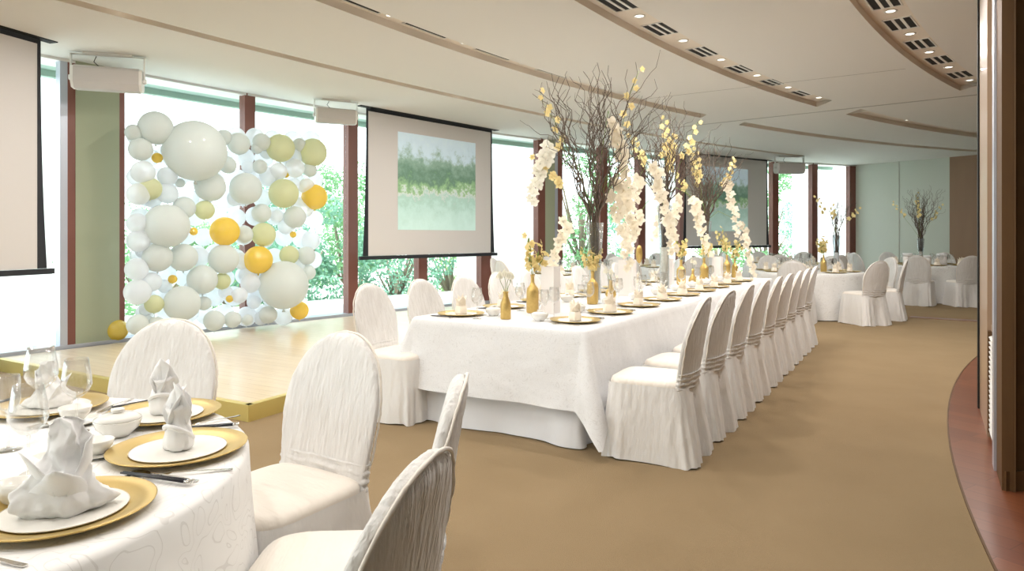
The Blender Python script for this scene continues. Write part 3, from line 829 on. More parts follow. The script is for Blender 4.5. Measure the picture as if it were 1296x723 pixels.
def rect_outline(hx, hy, drop, rc=0.03, corner_extra=0.16, square=True, nside=60, ncor=22):
    out = []; s = 0
    cs = [(hx - rc, hy - rc, 0), (-hx + rc, hy - rc, PI / 2), (-hx + rc, -hy + rc, PI), (hx - rc, -hy + rc, 3 * PI / 2)]
    for k in range(4):
        cx, cy, a0 = cs[k]
        for i in range(ncor):
            th = PI / 2 * i / (ncor - 1); a = a0 + th
            L = drop / max(math.cos(th), math.sin(th)) if square else drop
            e = corner_extra * math.sin(2 * th) ** 2
            out.append((cx + rc * math.cos(a), cy + rc * math.sin(a), math.cos(a), math.sin(a), L, e, s)); s += 0.012
        nx_, ny_, _ = cs[(k + 1) % 4]; a = a0 + PI / 2
        x0, y0 = cx + rc * math.cos(a), cy + rc * math.sin(a); x1, y1 = nx_ + rc * math.cos(a), ny_ + rc * math.sin(a)
        L_ = math.hypot(x1 - x0, y1 - y0); m_ = max(8, int(L_ / 0.04))
        for i in range(1, m_):
            q = i / m_
            out.append((x0 + (x1 - x0) * q, y0 + (y1 - y0) * q, math.cos(a), math.sin(a), drop, 0, s + L_ * q))
        s += L_
    return out
TOP = 0.75
def round_table_proto():
    t = thing('round_table')
    m = MB(); m.lathe([(0.86, 0.705), (0.87, 0.715), (0.87, 0.735), (0.86, 0.74)], 48); m.build('tabletop', M_wood2, t)
    for k in range(4):
        a = PI / 4 + k * PI / 2; m = MB(); m.lathe([(0.02, 0), (0.02, 0.705)], 10, (0.5 * math.cos(a), 0.5 * math.sin(a), 0)); m.build('leg', M_black, t)
    return Proto(t)
RT = round_table_proto()
cl = drape('tablecloth', round_outline(0.885, 0.735), TOP, M_cloth, 0.030, 9.0, flare=0.02, seed=4)
CL = Proto(cl)

# ------------------------------------------------------------ tableware
def P_plate():
    t = thing('charger_plate')
    m = MB(); m.lathe([(0.10, 0.001), (0.118, 0.002), (0.172, 0.014), (0.178, 0.017), (0.179, 0.019), (0.176, 0.020), (0.15, 0.013), (0.122, 0.007), (0.001, 0.006)], 48); m.build('gold_rim', M_gold, t)
    m = MB(); m.lathe([(0.001, 0.0065), (0.112, 0.0075), (0.122, 0.0095), (0.124, 0.012), (0.120, 0.0125), (0.105, 0.0105), (0.001, 0.0100)], 40); m.build('white_plate', M_china, t)
    return Proto(t)
def petal(m, w, h, lean, rz, base=(0, 0, 0), curl=0.0, n=7, tip=0.0, twist=0.0, cup=0.25):
    rows = []
    for j in range(n + 1):
        q = j / n; wd = w * (math.sin(PI * (0.22 + 0.78 * q)) ** 0.8) if q < 1 else w * 0.03
        y = lean * q * h + curl * q * q; z = h * q; row = []
        for i in range(5):
            s = (i - 2) / 2; x = wd * s / 2
            yy = y - cup * wd * (s * s) * (1 - q * .4)
            a = rz + twist * q
            row.append((base[0] + x * math.cos(a) - yy * math.sin(a), base[1] + x * math.sin(a) + yy * math.cos(a), base[2] + z))
        rows.append(row)
    m.loft(rows, closed=False, cap0=False, cap1=False)
def P_napkin_wrap():
    t = thing('folded_napkin'); random.seed(3)
    m = MB(); N = 36; rings = []
    for z, r in ((0, .046), (.006, .052), (.02, .056), (.035, .056), (.05, .053), (.065, .048), (.08, .042), (.095, .037), (.11, .036), (.125, .040), (.135, .045)):
        rings.append([((r + 0.0035 * math.sin(7 * 2 * PI * i / N + z * 60) + .002 * math.sin(13 * 2 * PI * i / N)) * math.cos(2 * PI * i / N), (r * .78 + 0.003 * math.sin(6 * 2 * PI * i / N + z * 40)) * math.sin(2 * PI * i / N), z + .006 * math.sin(2 * PI * i / N * 2 + 1) * (z > .01)) for i in range(N)])
    m.loft(rings); crumple(m, .006, 28); m.build('wrapped_base', M_napkin, t)
    m = MB(); rings = []
    for k in range(9):
        q = k / 8; rr = 0.0085 * math.sin(PI * min(max(q, .08), .92)) + .002
    pts = [(0.050 * math.cos(a), 0.040 * math.sin(a), 0.050 + 0.030 * math.sin(a - .6)) for a in [2 * PI * i / 24 - 1 for i in range(25)]]
    m.tube(pts, 0.008, 8); m.build('rolled_fold', M_napkin, t)
    m = MB()
    petal(m, .10, .135, .05, 0.2, (0, 0, .08), .01); petal(m, .095, .125, .12, 2.6, (0, .0, .08), .01, twist=.2); petal(m, .09, .11, .20, 4.3, (0.005, 0, .08), .01, twist=-.2); petal(m, .07, .12, .02, 1.4, (0.005, 0, .09), .01, twist=-.2)
    petal(m, .07, .075, .30, 5.4, (.012, 0, .085), .0); petal(m, .07, .065, .35, 1.6, (-.012, 0, .08), .0); crumple(m, .007, 28)
    o = m.build('upright_points', M_napkin, t); sol = o.modifiers.new('s', 'SOLIDIFY'); sol.thickness = 0.002
    return Proto(t)
def P_napkin_bird():
    t = thing('folded_napkin')
    m = MB(); N = 72; rings = []
    Z0 = ((0, .085, .05, 0), (.012, .095, .058, 0), (.03, .088, .055, -.004), (.05, .07, .047, -.008), (.075, .05, .04, -.006), (.10, .038, .034, 0), (.13, .034, .030, .006), (.16, .032, .026, .010), (.185, .022, .016, .006), (.20, .006, .005, 0))
    zz_ = []
    for (a_, b_) in zip(Z0[:-1], Z0[1:]):
        for q in (0, .34, .67): zz_.append(tuple(a_[i] + (b_[i] - a_[i]) * q for i in range(4)))
    zz_.append(Z0[-1])
    for z, rx, ry, cx in zz_:
        rings.append([(cx + (rx + .006 * math.sin(5 * a + z * 45) + .003 * math.sin(11 * a - z * 80)) * math.cos(a) * (1 if z < .19 else .8), (ry + .004 * math.sin(4 * a + z * 70)) * math.sin(a), z) for a in [2 * PI * i / N for i in range(N)]])
    m.loft(rings); crumple(m, .016, 18); crumple(m, .009, 42); crumple(m, .004, 90); m.build('gathered_body', M_napkin, t)
    m = MB()
    petal(m, .11, .12, .30, PI / 2, (-.03, 0, .02), .02, twist=.3)
    petal(m, .10, .14, .10, -PI / 2 + .2, (.03, 0, .02), .01, twist=-.2); petal(m, .11, .10, .35, PI, (0, -.035, .01), .02); crumple(m, .014, 17)
    o = m.build('loose_folds', M_napkin, t); sol = o.modifiers.new('s', 'SOLIDIFY'); sol.thickness = 0.002
    return Proto(t)
def P_napkin_crown():
    t = thing('folded_napkin')
    m = MB(); N = 28
    m.loft([[((r + .003 * math.sin(6 * a)) * math.cos(a) * 1.15, (r * .8 + .002 * math.sin(5 * a)) * math.sin(a), z) for a in [2 * PI * i / N for i in range(N)]] for z, r in ((0, .052), (.015, .056), (.045, .050), (.06, .042))])
    m.build('wrapped_base', M_napkin2, t)
    m = MB()
    for k, (a, h, l) in enumerate(((0, .13, .05), (.9, .11, .35), (-.9, .11, .35), (2.2, .10, .45), (-2.2, .10, .45), (3.1, .12, .15), (1.6, .075, .7), (-1.6, .075, .7))):
        petal(m, .075, h, l, a, (0, 0, .025), .01)
    o = m.build('upright_points', M_napkin2, t); sol = o.modifiers.new('s', 'SOLIDIFY'); sol.thickness = 0.002
    return Proto(t)
def P_wine(h=.225, rb=.042, rr=.032):
    t = thing('wine_glass')
    m = MB(); b0 = h * .46
    m.lathe([(.004, b0), (.018, b0 + .006), (rb * .8, b0 + .022), (rb, b0 + .042), (rb * .97, b0 + .065), (rr * 1.08, h - .02), (rr, h), (rr - .0012, h), (rb * .95, b0 + .065), (rb - .0015, b0 + .042), (rb * .76, b0 + .024), (.001, b0 + .008)], 28); m.build('bowl', M_glass, t)
    m = MB(); m.lathe([(.012, .003), (.005, .008), (.0035, .03), (.0032, b0 - .015), (.005, b0)], 12); m.build('stem', M_glass, t)
    m = MB(); m.lathe([(.034, 0), (.035, .0015), (.02, .003), (.001, .006)], 24); m.build('foot', M_glass, t)
    return Proto(t)
def P_chop():
    t = thing('chopsticks')
    for s in (-1, 1):
        m = MB(); m.tube([(s * .005, -.115, .010), (s * .004, .085, .012)], .0042, 8, .0025); c = m.build('stick', M_black, t)
        m = MB(); m.tube([(s * .005, -.125, .0098), (s * .005, -.108, .010)], .0048, 8); m.build('metal_cap', M_silver, c)
    m = MB(); m.box((0, .06, .004), (.034, .014, .008)); m.build('rest', M_silver, t)
    return Proto(t)
def P_cutlery(nm):
    t = thing(nm)
    m = MB(); m.loft([[(x * w, y, z + .002 + dz) for x, dz in ((-1, 0), (1, 0), (1, .0018), (-1, .0018))] for y, w, z in ((-.11, .005, 0), (-.09, .006, 0), (-.03, .003, .004), (.03, .003, .006))], smooth=False); m.build('handle', M_silver, t)
    m = MB()
    if nm == 'fork':
        m.loft([[(x * w, y, z + .002 + dz) for x, dz in ((-1, 0), (1, 0), (1, .0015), (-1, .0015))] for y, w, z in ((.03, .003, .006), (.045, .010, .003), (.06, .011, .001))], smooth=False)
        for k in range(4): m.box((-.0085 + k * .0057, .078, .003), (.0028, .038, .0015))
        m.build('tines', M_silver, t)
    else:
        rings = []
        for y, w in ((.03, .003), (.045, .012), (.06, .019), (.075, .019), (.09, .010), (.094, .002)):
            rings.append([(-w, y, .006), (-w * .5, y, .0025), (w * .5, y, .0025), (w, y, .006), (w * .5, y, .0045), (-w * .5, y, .0045)])
        m.loft(rings); m.build('scoop', M_silver, t)
    return Proto(t)
def P_lidbowl():
    t = thing('lidded_bowl')
    m = MB(); m.lathe([(.03, 0), (.032, .004), (.055, .025), (.062, .045), (.063, .048), (.058, .048)], 28); m.build('bowl', M_china, t)
    m = MB(); m.lathe([(.060, .048), (.061, .052), (.045, .062), (.016, .066), (.014, .068)], 28); l = m.build('lid', M_china, t)
    m = MB(); m.lathe([(.012, .067), (.017, .070), (.018, .078), (.013, .079), (.001, .077)], 18); m.build('lid_knob', M_china, l)
    return Proto(t)
def P_saucerbowl():
    t = thing('small_bowl')
    m = MB(); m.lathe([(.03, 0), (.06, .006), (.072, .012), (.071, .014), (.055, .009), (.001, .007)], 28); m.build('saucer', M_china, t)
    m = MB(); m.lathe([(.022, .008), (.024, .012), (.042, .035), (.048, .055), (.046, .056), (.038, .034), (.001, .016)], 28); m.build('bowl', M_china, t)
    return Proto(t)
def P_cup():
    t = thing('tea_cup')
    m = MB(); m.lathe([(.02, 0), (.022, .003), (.034, .03), (.036, .055), (.034, .055), (.030, .03), (.001, .008)], 24); m.build('cup_body', M_china, t)
    m = MB(); m.tube([(.034, 0, .045), (.052, 0, .044), (.056, 0, .030), (.045, 0, .018), (.030, 0, .016)], .004, 6); m.build('handle', M_china, t)
    return Proto(t)
PL, NW, NBd, NC, WG, CS, FK, SPN, LB, SB, CU = P_plate(), P_napkin_wrap(), P_napkin_bird(), P_napkin_crown(), P_wine(), P_chop(), P_cutlery('fork'), P_cutlery('spoon'), P_lidbowl(), P_saucerbowl(), P_cup()
FL = P_wine(.21, .030, .028)

def setting(px_, py_, rz, where, kinds, grp, nap=None, seedv=0, simple=False):
    """place setting; rz turns local +y towards the table centre"""
    rnd = random.Random(seedv)
    co, si = math.cos(rz), math.sin(rz)
    def P(x, y): return (px_ + x * co - y * si, py_ + x * si + y * co, TOP + 0.0005)
    PL.place(P(0, 0), rz, 'gold-rimmed charger plate, %s' % where, 'plate', 'charger plates ' + grp)
    q = P(0, 0)
    (nap or NC).place((q[0], q[1], q[2] + .0115), rz + rnd.uniform(-.4, .4), 'folded napkin on its plate, %s' % where, 'napkin', 'folded napkins ' + grp)
    WG.place(P(.14, .24), rz, 'stemmed wine glass, %s' % where, 'wine glass', 'wine glasses ' + grp)
    if simple: return
    CS.place(P(.215, .0), rz, 'black chopsticks, %s' % where, 'chopsticks', 'chopsticks ' + grp)
    FK.place(P(-.205, -.02), rz, 'steel fork, %s' % where, 'fork', 'forks ' + grp)
    LB.place(P(-.09, .235), rz, 'white lidded bowl, %s' % where, 'bowl', 'lidded bowls ' + grp)
    if kinds > 1:
        FL.place(P(.05, .27), rz, 'slim water glass, %s' % where, 'glass', 'water glasses ' + grp)
        SPN.place(P(.245, -.01), rz, 'steel spoon, %s' % where, 'spoon', 'spoons ' + grp)

# ------------------------------------------------------------ foreground round table
FC = Vector((-1.60, 1.66))
RT.place((FC.x, FC.y, 0), 0, 'round table under a white scroll-patterned cloth in the left foreground', 'table', None)
CL.place((FC.x, FC.y, 0), 0.4, 'white cloth with curling scroll pattern on the foreground round table', 'tablecloth', None)
def rz_to(cx, cy, x, y): return math.atan2(cy - y, cx - x) - PI / 2
FP = [(-.967, 1.475, 'nearest place at foreground table', NBd), (-.925, 1.895, 'second-nearest place at foreground table', NW), (-1.16, 2.27, 'third place, back right of foreground table', NW), (-1.60, 2.36, 'farthest place, back of foreground table', NBd)]
for i, (x, y, wh, nap) in enumerate(FP):
    rz = rz_to(FC.x, FC.y, x, y); co, si = math.cos(rz), math.sin(rz)
    def P(a, b, x=x, y=y, co=co, si=si): return (x + a * co - b * si, y + a * si + b * co, TOP + .0005)
    g = 'on the foreground round table'
    PL.place(P(0, 0), rz, 'gold-rimmed charger plate with white plate, %s' % wh, 'plate', 'charger plates ' + g)
    q = P(0, 0); nap.place((q[0], q[1], q[2] + .0115), rz + (-.9 if i == 0 else .3), 'white folded napkin standing on the plate, %s' % wh, 'napkin', 'white napkins ' + g, (1.0, .86, .86, .8)[i])
    CS.place(P(.213, -.02), rz, 'black chopsticks with metal caps, %s' % wh, 'chopsticks', 'chopsticks ' + g)
    SPN.place(P(.238, -.03), rz, 'steel spoon beside the chopsticks, %s' % wh, 'spoon', 'spoons ' + g)
    FK.place(P(-.205, -.04), rz, 'steel fork left of the plate, %s' % wh, 'fork', 'forks ' + g)
def table_at(u, v): p = px(u, v, TOP); return (p.x, p.y, TOP + .0005)
g = 'on the foreground round table'
WG.place(table_at(88, 604), 0, 'nearest stemmed wine glass on the foreground table', 'wine glass', 'wine glasses ' + g, 1.03).location = table_at(36, 606)
WG.place(table_at(97, 547), 0, 'wine glass in front of the far napkin on the foreground table', 'wine glass', 'wine glasses ' + g)
WG.place(table_at(52, 540), 0, 'largest wine glass at the left back of the foreground table', 'wine glass', 'wine glasses ' + g, 1.12)
FL.place(table_at(10, 570), 0, 'slim glass at the left edge of the foreground table', 'glass', None)
LB.place(table_at(149, 552), 0, 'white lidded bowl in the middle of the foreground table', 'bowl', 'bowls ' + g, 1.05)
SB.place(table_at(95, 537), 0, 'white bowl on a saucer behind the nearest napkin, at the back of the foreground table', 'bowl', 'bowls ' + g, 1.0)
SB.place(table_at(66, 605), 0.5, 'white bowl on a saucer left of the nearest napkin on the foreground table', 'bowl', 'bowls ' + g, 1.0)
SB.place(table_at(125, 577), 0.5, 'white bowl on a saucer between the two near napkins', 'bowl', 'bowls ' + g, .8)
SPN.place(table_at(155, 566), -1.2, 'steel spoon lying by the lidded bowl on the foreground table', 'spoon', None)
CU.place(table_at(20, 640), 0.5, 'white tea cup at the left edge of the foreground table', 'cup', None)

g = 'white-covered chairs around the foreground round table'
place_chair(-1.53, 2.73, FC.x, FC.y, 'white-covered banquet chair with its back to the stage, behind the foreground table', g)
place_chair(-.80, 2.37, FC.x, FC.y, 'white-covered banquet chair, front side visible, right of the foreground table', g, jitter=0.30)
place_chair(-.44, 1.80, FC.x, FC.y + .1, 'white-covered banquet chair seen from behind, middle of the lower foreground', g)
place_chair(-.44, 1.24, FC.x, FC.y - .1, 'nearest white-covered banquet chair, at the bottom edge of the photo', g)

# ------------------------------------------------------------ long table
NR = Vector((.463, 4.35)); DD = Vector((.515, .857)).normalized(); PP = Vector((DD.y, -DD.x))      # PP: towards the aisle side
LT_L, LT_W = 6.3, 1.40
LC = NR + DD * (LT_L / 2) - PP * (LT_W / 2); LRZ = math.atan2(DD.y, DD.x)
t = thing('long_table', 'long banquet table under a white damask cloth, set for eighteen', 'table', (LC.x, LC.y, 0), LRZ)
m = MB(); m.box((0, 0, .72), (LT_L - .02, LT_W - .02, .03)); m.build('tabletop', M_wood2, t)
for sx in (-1, 0, 1):
    for sy in (-1, 1):
        m = MB(); m.lathe([(.022, 0), (.022, .706)], 10, (sx * (LT_L / 2 - .3), sy * (LT_W / 2 - .25), 0)); m.build('leg', M_black, t)
o = drape('table_skirt', rect_outline(LT_L / 2 - .02, LT_W / 2 - .02, .735, corner_extra=.03, square=False), TOP - .008, M_under, .040, 8.0, flare=.04, seed=3, edge=.0, crumpl=.04)
o.location = (LC.x, LC.y, 0); o.rotation_euler = (0, 0, LRZ)
tag(o, 'white floor-length under-cloth showing below the damask cloth on the long table', 'tablecloth')
o = drape('tablecloth', rect_outline(LT_L / 2, LT_W / 2, .50, corner_extra=.17), TOP, M_cloth2, .015, 7.0, flare=.10, seed=8, edge=.016, crumpl=.025)
o.location = (LC.x, LC.y, 0); o.rotation_euler = (0, 0, LRZ)
tag(o, 'white damask top cloth with pointed corners hanging over the long table', 'tablecloth')

def lt(along, across):            # along from the near end, across from the aisle edge inwards
    return NR + DD * along - PP * across
SPC = .622
for k in range(9):
    a = .16 + SPC * k
    p = lt(a, -.42); q = lt(a, .5)
    nm = 'nearest' if k == 0 else ORD[k]
    place_chair(p.x, p.y, q.x, q.y, 'white-covered banquet chair, %s from the near end of the aisle row' % nm, 'white-covered chairs on the aisle side of the long table', jitter=[0.06, -.03, .02, 0, .03, -.02, .02, 0, .02][k])
for k in range(9):
    a = .28 + SPC * k
    p = lt(a - .25, LT_W + .15); q = lt(a - .25, LT_W - .5)
    nm = 'nearest' if k == 0 else ORD[k]
    place_chair(p.x, p.y, q.x, q.y, 'white-covered banquet chair, %s from near end, window side of long table' % nm, 'white-covered chairs on the window side of the long table', jitter=[.05, 0, -.04, 0, 0, .03, 0, 0, 0][k])
rzR = math.atan2(-PP.y, -PP.x) - PI / 2; rzL = rzR + PI
for k in range(9):
    a = .36 + SPC * k
    p = lt(a, .24)
    setting(p.x, p.y, rzR, '%s place from near end, aisle side of long table' % ORD[k], 2 if k < 5 else 1, 'on the aisle side of the long table', NC, k, False)
    p = lt(a - .08, LT_W - .24)
    setting(p.x, p.y, rzL, '%s place from near end, window side of long table' % ORD[k], 1, 'on the window side of the long table', NC, 20 + k, k > 5)

# ------------------------------------------------------------ flowers
def blossom_mesh(nm, m, size, kind='orchid'):
    b = MB()
    if kind == 'orchid':
        spec = [(0, 1.0, .75), (2 * PI / 5 * 1, 1.0, .95), (2 * PI / 5 * 2, .9, .6), (2 * PI / 5 * 3, .9, .6), (2 * PI / 5 * 4, 1.0, .95)]
    for a, L, wd in spec:
        rows = []
        for j in range(5):
            q = j / 4; w_ = wd * .5 * math.sin(PI * (.12 + .80 * q)) * size
            rr = size * L * q; zz = size * (.25 * q - .35 * q * q)
            rows.append([(rr * math.cos(a) - s * w_ * math.sin(a), rr * math.sin(a) + s * w_ * math.cos(a), zz + abs(s) * .06 * size) for s in (-1, 0, 1)])
        b.loft(rows, closed=False, cap0=False, cap1=False)
    b.sphere((0, 0, size * .08), size * .14, 8, 5)
    me = bpy.data.meshes.new(nm); me.from_pydata(b.v, [], b.f); me.polygons.foreach_set('use_smooth', b.sm); me.materials.append(m); me.update()
    return me
ME_O = blossom_mesh('orchid_blossom', M_petal, .062); ME_OW = blossom_mesh('white_orchid_blossom', M_petalw, .066); ME_OY = blossom_mesh('yellow_orchid_blossom', M_petalg, .042)
def wiggle(rnd, p, d, L, n, amp):
    pts = [Vector(p)]; d = Vector(d).normalized(); s = L / n
    ph = rnd.uniform(0, 6); f = rnd.uniform(1.0, 1.6)
    u = d.orthogonal().normalized(); v = d.cross(u)
    for i in range(n):
        k = amp * (0.6 + i / n)
        dd = (d + u * k * math.sin(ph + f * i) + v * k * math.cos(ph * 2 + f * 1.3 * i)).normalized()
        pts.append(pts[-1] + dd * s)
    return pts
def centrepiece(loc, label, seed, vase_h, H, spread, nb, sprays, mtl=M_twig, fill=M_candle, sc=1.0, fillh=0.5):
    rnd = random.Random(seed)
    t = thing('floral_centrepiece', label, 'flower arrangement', loc, 0, None)
    r0, r1 = .055 * sc, .078 * sc
    m = MB(); m.lathe([(r0 * 1.2, 0), (r0 * 1.2, .008), (r0, .02), (r0 * .92, vase_h * .4), (r1, vase_h), (r1 - .003, vase_h), (r0 * .85, vase_h * .4), (r0 * .85, .03), (.001, .03)], 28); m.build('glass_vase', M_vglass, t)
    m = MB(); m.lathe([(.001, .032), (r0 * .82, .032), (r0 * .82, vase_h * fillh), (.001, vase_h * fillh)], 20); m.build('vase_filling', fill, t)
    m = MB(); tips = []
    for k in range(nb):
        a = 2 * PI * k / nb + rnd.uniform(-.3, .3); tilt = rnd.uniform(.05, 1.0) * spread
        st_ = (rnd.uniform(-.03, .03) * sc, rnd.uniform(-.03, .03) * sc, vase_h * fillh)
        base = wiggle(rnd, st_, (math.cos(a) * .05, math.sin(a) * .05, 1), vase_h * (1 - fillh) + .05, 4, .06)
        L = (H - vase_h) * rnd.uniform(.65, 1.0) * (1 if tilt < .5 else .9)
        br = wiggle(rnd, base[-1], (math.cos(a) * tilt, math.sin(a) * tilt, 1.0), L, 16, .46)
        m.tube(base + br[1:], .0075 * sc, 5, .0022 * sc)
        for j in (4, 6, 8, 10):
            if rnd.random() < .75:
                d = (br[j + 1] - br[j]).normalized() + Vector((rnd.uniform(-.8, .8), rnd.uniform(-.8, .8), rnd.uniform(-.1, .5)))
                sb = wiggle(rnd, br[j], d, L * rnd.uniform(.25, .5), 9, .55); m.tube(sb, .0042 * sc, 4, .0016 * sc)
                tips.append(sb[-1])
    m.build('willow_branches', mtl, t)
    for (ang, r_, z0, L, kind, nfl) in sprays:
        # arching stem out of the vase, then hanging down (L<0) or rising (L>0)
        ca, sa = math.cos(ang), math.sin(ang); top = vase_h
        if L < 0:
            P0, P1, P2 = Vector((0, 0, top)), Vector((ca * r_ * .75, sa * r_ * .75, z0 + .12)), Vector((ca * r_, sa * r_, z0))
            pts = [P0, P0.lerp(P1, .45) + Vector((0, 0, .12)), P1, P2] + [P2 + Vector((ca * .02 * j + rnd.uniform(-.015, .015), sa * .02 * j, L * j / 8)) for j in range(1, 9)]
            fl = pts[3:]
        else:
            pts = wiggle(rnd, (0, 0, top), (ca * r_, sa * r_, z0), L, 12, .12); fl = pts[7:]
        mm = MB(); mm.tube(pts, .0035 * sc, 5, .0018 * sc); sp = mm.build('orchid_spray', M_stemg, t)
        me = {'o': ME_O, 'w': ME_OW, 'y': ME_OY}[kind]
        nfl = int(nfl * 1.1)
        for j in range(nfl):
            q = j / max(nfl - 1, 1) * (len(fl) - 1.001); i0 = int(q); c = fl[i0].lerp(fl[min(i0 + 1, len(fl) - 1)], q - i0)
            o = bpy.data.objects.new('blossom', me); C.objects.link(o); o.parent = sp
            sd_ = 1 if j % 2 else -1
            o.location = c + Vector((sd_ * .022 + rnd.uniform(-.012, .012), rnd.uniform(-.045, -.005), rnd.uniform(-.015, .015)))
            o.rotation_euler = (PI / 2 + rnd.uniform(-.6, .5), rnd.uniform(-.4, .4), rnd.uniform(-.7, .7) - .0)
            k_ = (1.12 - .45 * j / nfl) * rnd.uniform(.9, 1.1) * sc; o.scale = (k_, k_, k_)
    return t
def on_table_line(u, across=LT_W / 2, d=0):
    c0 = lt(0, across); r = (u - 648) / FPX
    s = (r * c0.y - c0.x) / (DD.x - r * DD.y)
    p = c0 + DD * (s + d); return (p.x, p.y, TOP + .0005)
p = on_table_line(753, .66)
centrepiece(p, 'nearest tall willow and orchid centrepiece on the long table, with white hanging orchids', 21, .72, 2.28, .62, 30,
            [(PI * 1.02, .42, 1.38, -.48, 'w', 13), (.1, .16, 1.60, -.62, 'o', 16), (.3, .22, 1.1, -.50, 'o', 14), (-.2, .52, 1.2, -.75, 'o', 16), (-.4, .16, .95, -.62, 'o', 12), (2.6, .30, .72, -.45, 'o', 10), (PI, .9, .95, .80, 'y', 9), (PI * .96, .62, 1.5, 1.30, 'y', 8), (.2, .55, 1.9, 1.45, 'y', 8)])
p = on_table_line(841, .66)
centrepiece(p, 'middle willow and orchid centrepiece on the long table, in a sand-filled glass vase', 33, .95, 2.30, .95, 34,
            [(PI, .30, 1.25, -.65, 'o', 14), (.2, .2, 1.45, .7, 'y', 10), (0, .32, 1.0, -.6, 'o', 13), (1.0, .4, 1.2, .9, 'y', 9), (4.5, .3, 1.4, 1.0, 'y', 9), (3.4, .6, 1.1, .9, 'y', 9), (-.3, .5, 1.3, 1.0, 'y', 8), (PI, .28, .85, -.45, 'o', 9)])
p = on_table_line(893, .66)
centrepiece(p, 'third willow centrepiece at the far end of the long table, heavy with yellow orchids', 47, .80, 2.05, .55, 30,
            [(0, .28, 1.32, -.75, 'o', 15), (PI, .36, 1.12, -.7, 'o', 14), (.2, .55, .72, -.72, 'o', 12), (PI, .55, 1.15, -.6, 'o', 12), (.1, .5, 1.0, .95, 'y', 10), (2.2, .35, 1.3, .9, 'y', 10), (4, .4, 1.1, 1.0, 'y', 10), (3.3, .7, 1.0, .9, 'y', 9)])

def bottle(loc, label, h, r, kind, seed, stems=5, fl='y', fh=.22, tilt=0):
    rnd = random.Random(seed)
    t = thing('gold_bottle', label, 'vase', loc)
    m = MB()
    if kind == 'milk': prof = [(r * .9, 0), (r, .004), (r, h * .50), (r * .92, h * .60), (r * .5, h * .80), (r * .44, h * .92), (r * .52, h * .95), (r * .52, h), (r * .4, h)]
    elif kind == 'wine': prof = [(r * .9, 0), (r, .004), (r, h * .55), (r * .9, h * .64), (r * .45, h * .73), (r * .30, h * .80), (r * .28, h * .95), (r * .34, h * .96), (r * .34, h), (r * .2, h)]
    else: prof = [(r * .7, 0), (r, h * .18), (r * .9, h * .35), (r * .4, h * .6), (r * .28, h * .8), (r * .32, h), (r * .2, h)]
    m.lathe(prof, 28); m.build('bottle_body', M_goldp, t)
    for k in range(stems):
        a = rnd.uniform(0, 2 * PI); sp_ = rnd.uniform(.05, .55)
        L = fh * rnd.uniform(.65, 1.1)
        pts = wiggle(rnd, (0, 0, h - .03), (math.cos(a) * sp_, math.sin(a) * sp_, 1), L, 8, .12)
        mm = MB(); mm.tube(pts, .0025, 5, .0015)
        if fl != 't':
            for j in range(3, 9, 2): petal(mm, .018, .04, .8, rnd.uniform(0, 6), pts[j], .0)
        st_ = mm.build('flower_stem', M_stemg, t)
        if fl == 't':
            mm = MB(); tip = pts[-1]
            for a2 in range(6):
                petal(mm, .042, .056, .28 if a2 % 2 else .12, a2 * PI / 3, (tip.x, tip.y, tip.z - .01), -.012 if a2 % 2 else 0, cup=.5)
            mm.build('tulip_bloom', M_petalw, st_)
        else:
            for j in range(9):
                c = pts[min(3 + int(j * .65), 8)]
                o = bpy.data.objects.new('blossom', ME_OY if fl == 'y' else ME_OW); C.objects.link(o); o.parent = st_
                o.location = c + Vector((rnd.uniform(-.03, .03), rnd.uniform(-.03, .03), rnd.uniform(-.02, .02)))
                o.rotation_euler = (rnd.uniform(.3, 1.8), rnd.uniform(-.5, .5), rnd.uniform(0, 6)); k_ = rnd.uniform(.55, .9); o.scale = (k_,) * 3
    return t
def T(u, v): p = px(u, v, TOP); return (p.x, p.y, TOP + .0005)
bottle(T(640, 404), 'small gold milk bottle of white tulips, nearest on the long table', .20, .038, 'milk', 1, 4, 't', .14)
bottle(T(674, 396), 'tall gold bottle with pale yellow sprays behind the tulip bottle', .30, .048, 'wine', 2, 5, 'y', .30)
bottle(T(750, 385), 'gold bottle with bushy pale flowers below the nearest tall centrepiece', .29, .050, 'wine', 3, 9, 'y', .24)
bottle(T(773, 377), 'small gold bulb vase right of the bushy flower bottle', .17, .055, 'bulb', 4, 2, 't', .12)
bottle(T(862, 361), 'gold bottle right of the sand-filled vase on the long table', .31, .055, 'wine', 5, 6, 'y', .28)
bottle(T(877, 359.5), 'small gold bulb vase between two tall gold bottles', .19, .055, 'bulb', 6, 2, 't', .12)
bottle(T(891, 358), 'gold bottle below the third tall centrepiece', .32, .055, 'wine', 7, 5, 'y', .28)
bottle(T(920, 352), 'gold bottle with a leaning spray, far part of the long table', .33, .05, 'wine', 8, 5, 'y', .40)
bottle(T(930, 351.5), 'slim gold bottle farthest along the long table', .27, .045, 'wine', 9, 5, 'y', .30)

def paper_box(loc, rz, w_, h, label):
    t = thing('paper_luminary', label, 'luminary', loc, rz)
    m = MB(); a = w_ / 2; th = .003
    outer = [(-a, -a), (a, -a), (a, a), (-a, a)]; inn = [(x * (1 - 2 * th / w_), y * (1 - 2 * th / w_)) for x, y in outer]
    m.loft([[(x, y, 0) for x, y in outer], [(x, y, h) for x, y in outer], [(x, y, h) for x, y in inn], [(x, y, .004) for x, y in inn]], smooth=False); m.build('paper_wall', M_paper, t)
    m = MB(); m.lathe([(.02, .005), (.02, .06), (.001, .062)], 14); m.build('candle', M_candle, t)
paper_box(T(697, 396), LRZ, .11, .36, 'tall white square paper luminary beside the nearest gold bottles')
paper_box(T(794, 374), LRZ, .14, .36, 'white square paper luminary under the hanging orchids, mid long table')
paper_box(T(847, 364.5), LRZ, .09, .34, 'white square paper luminary right beside the sand-filled vase')
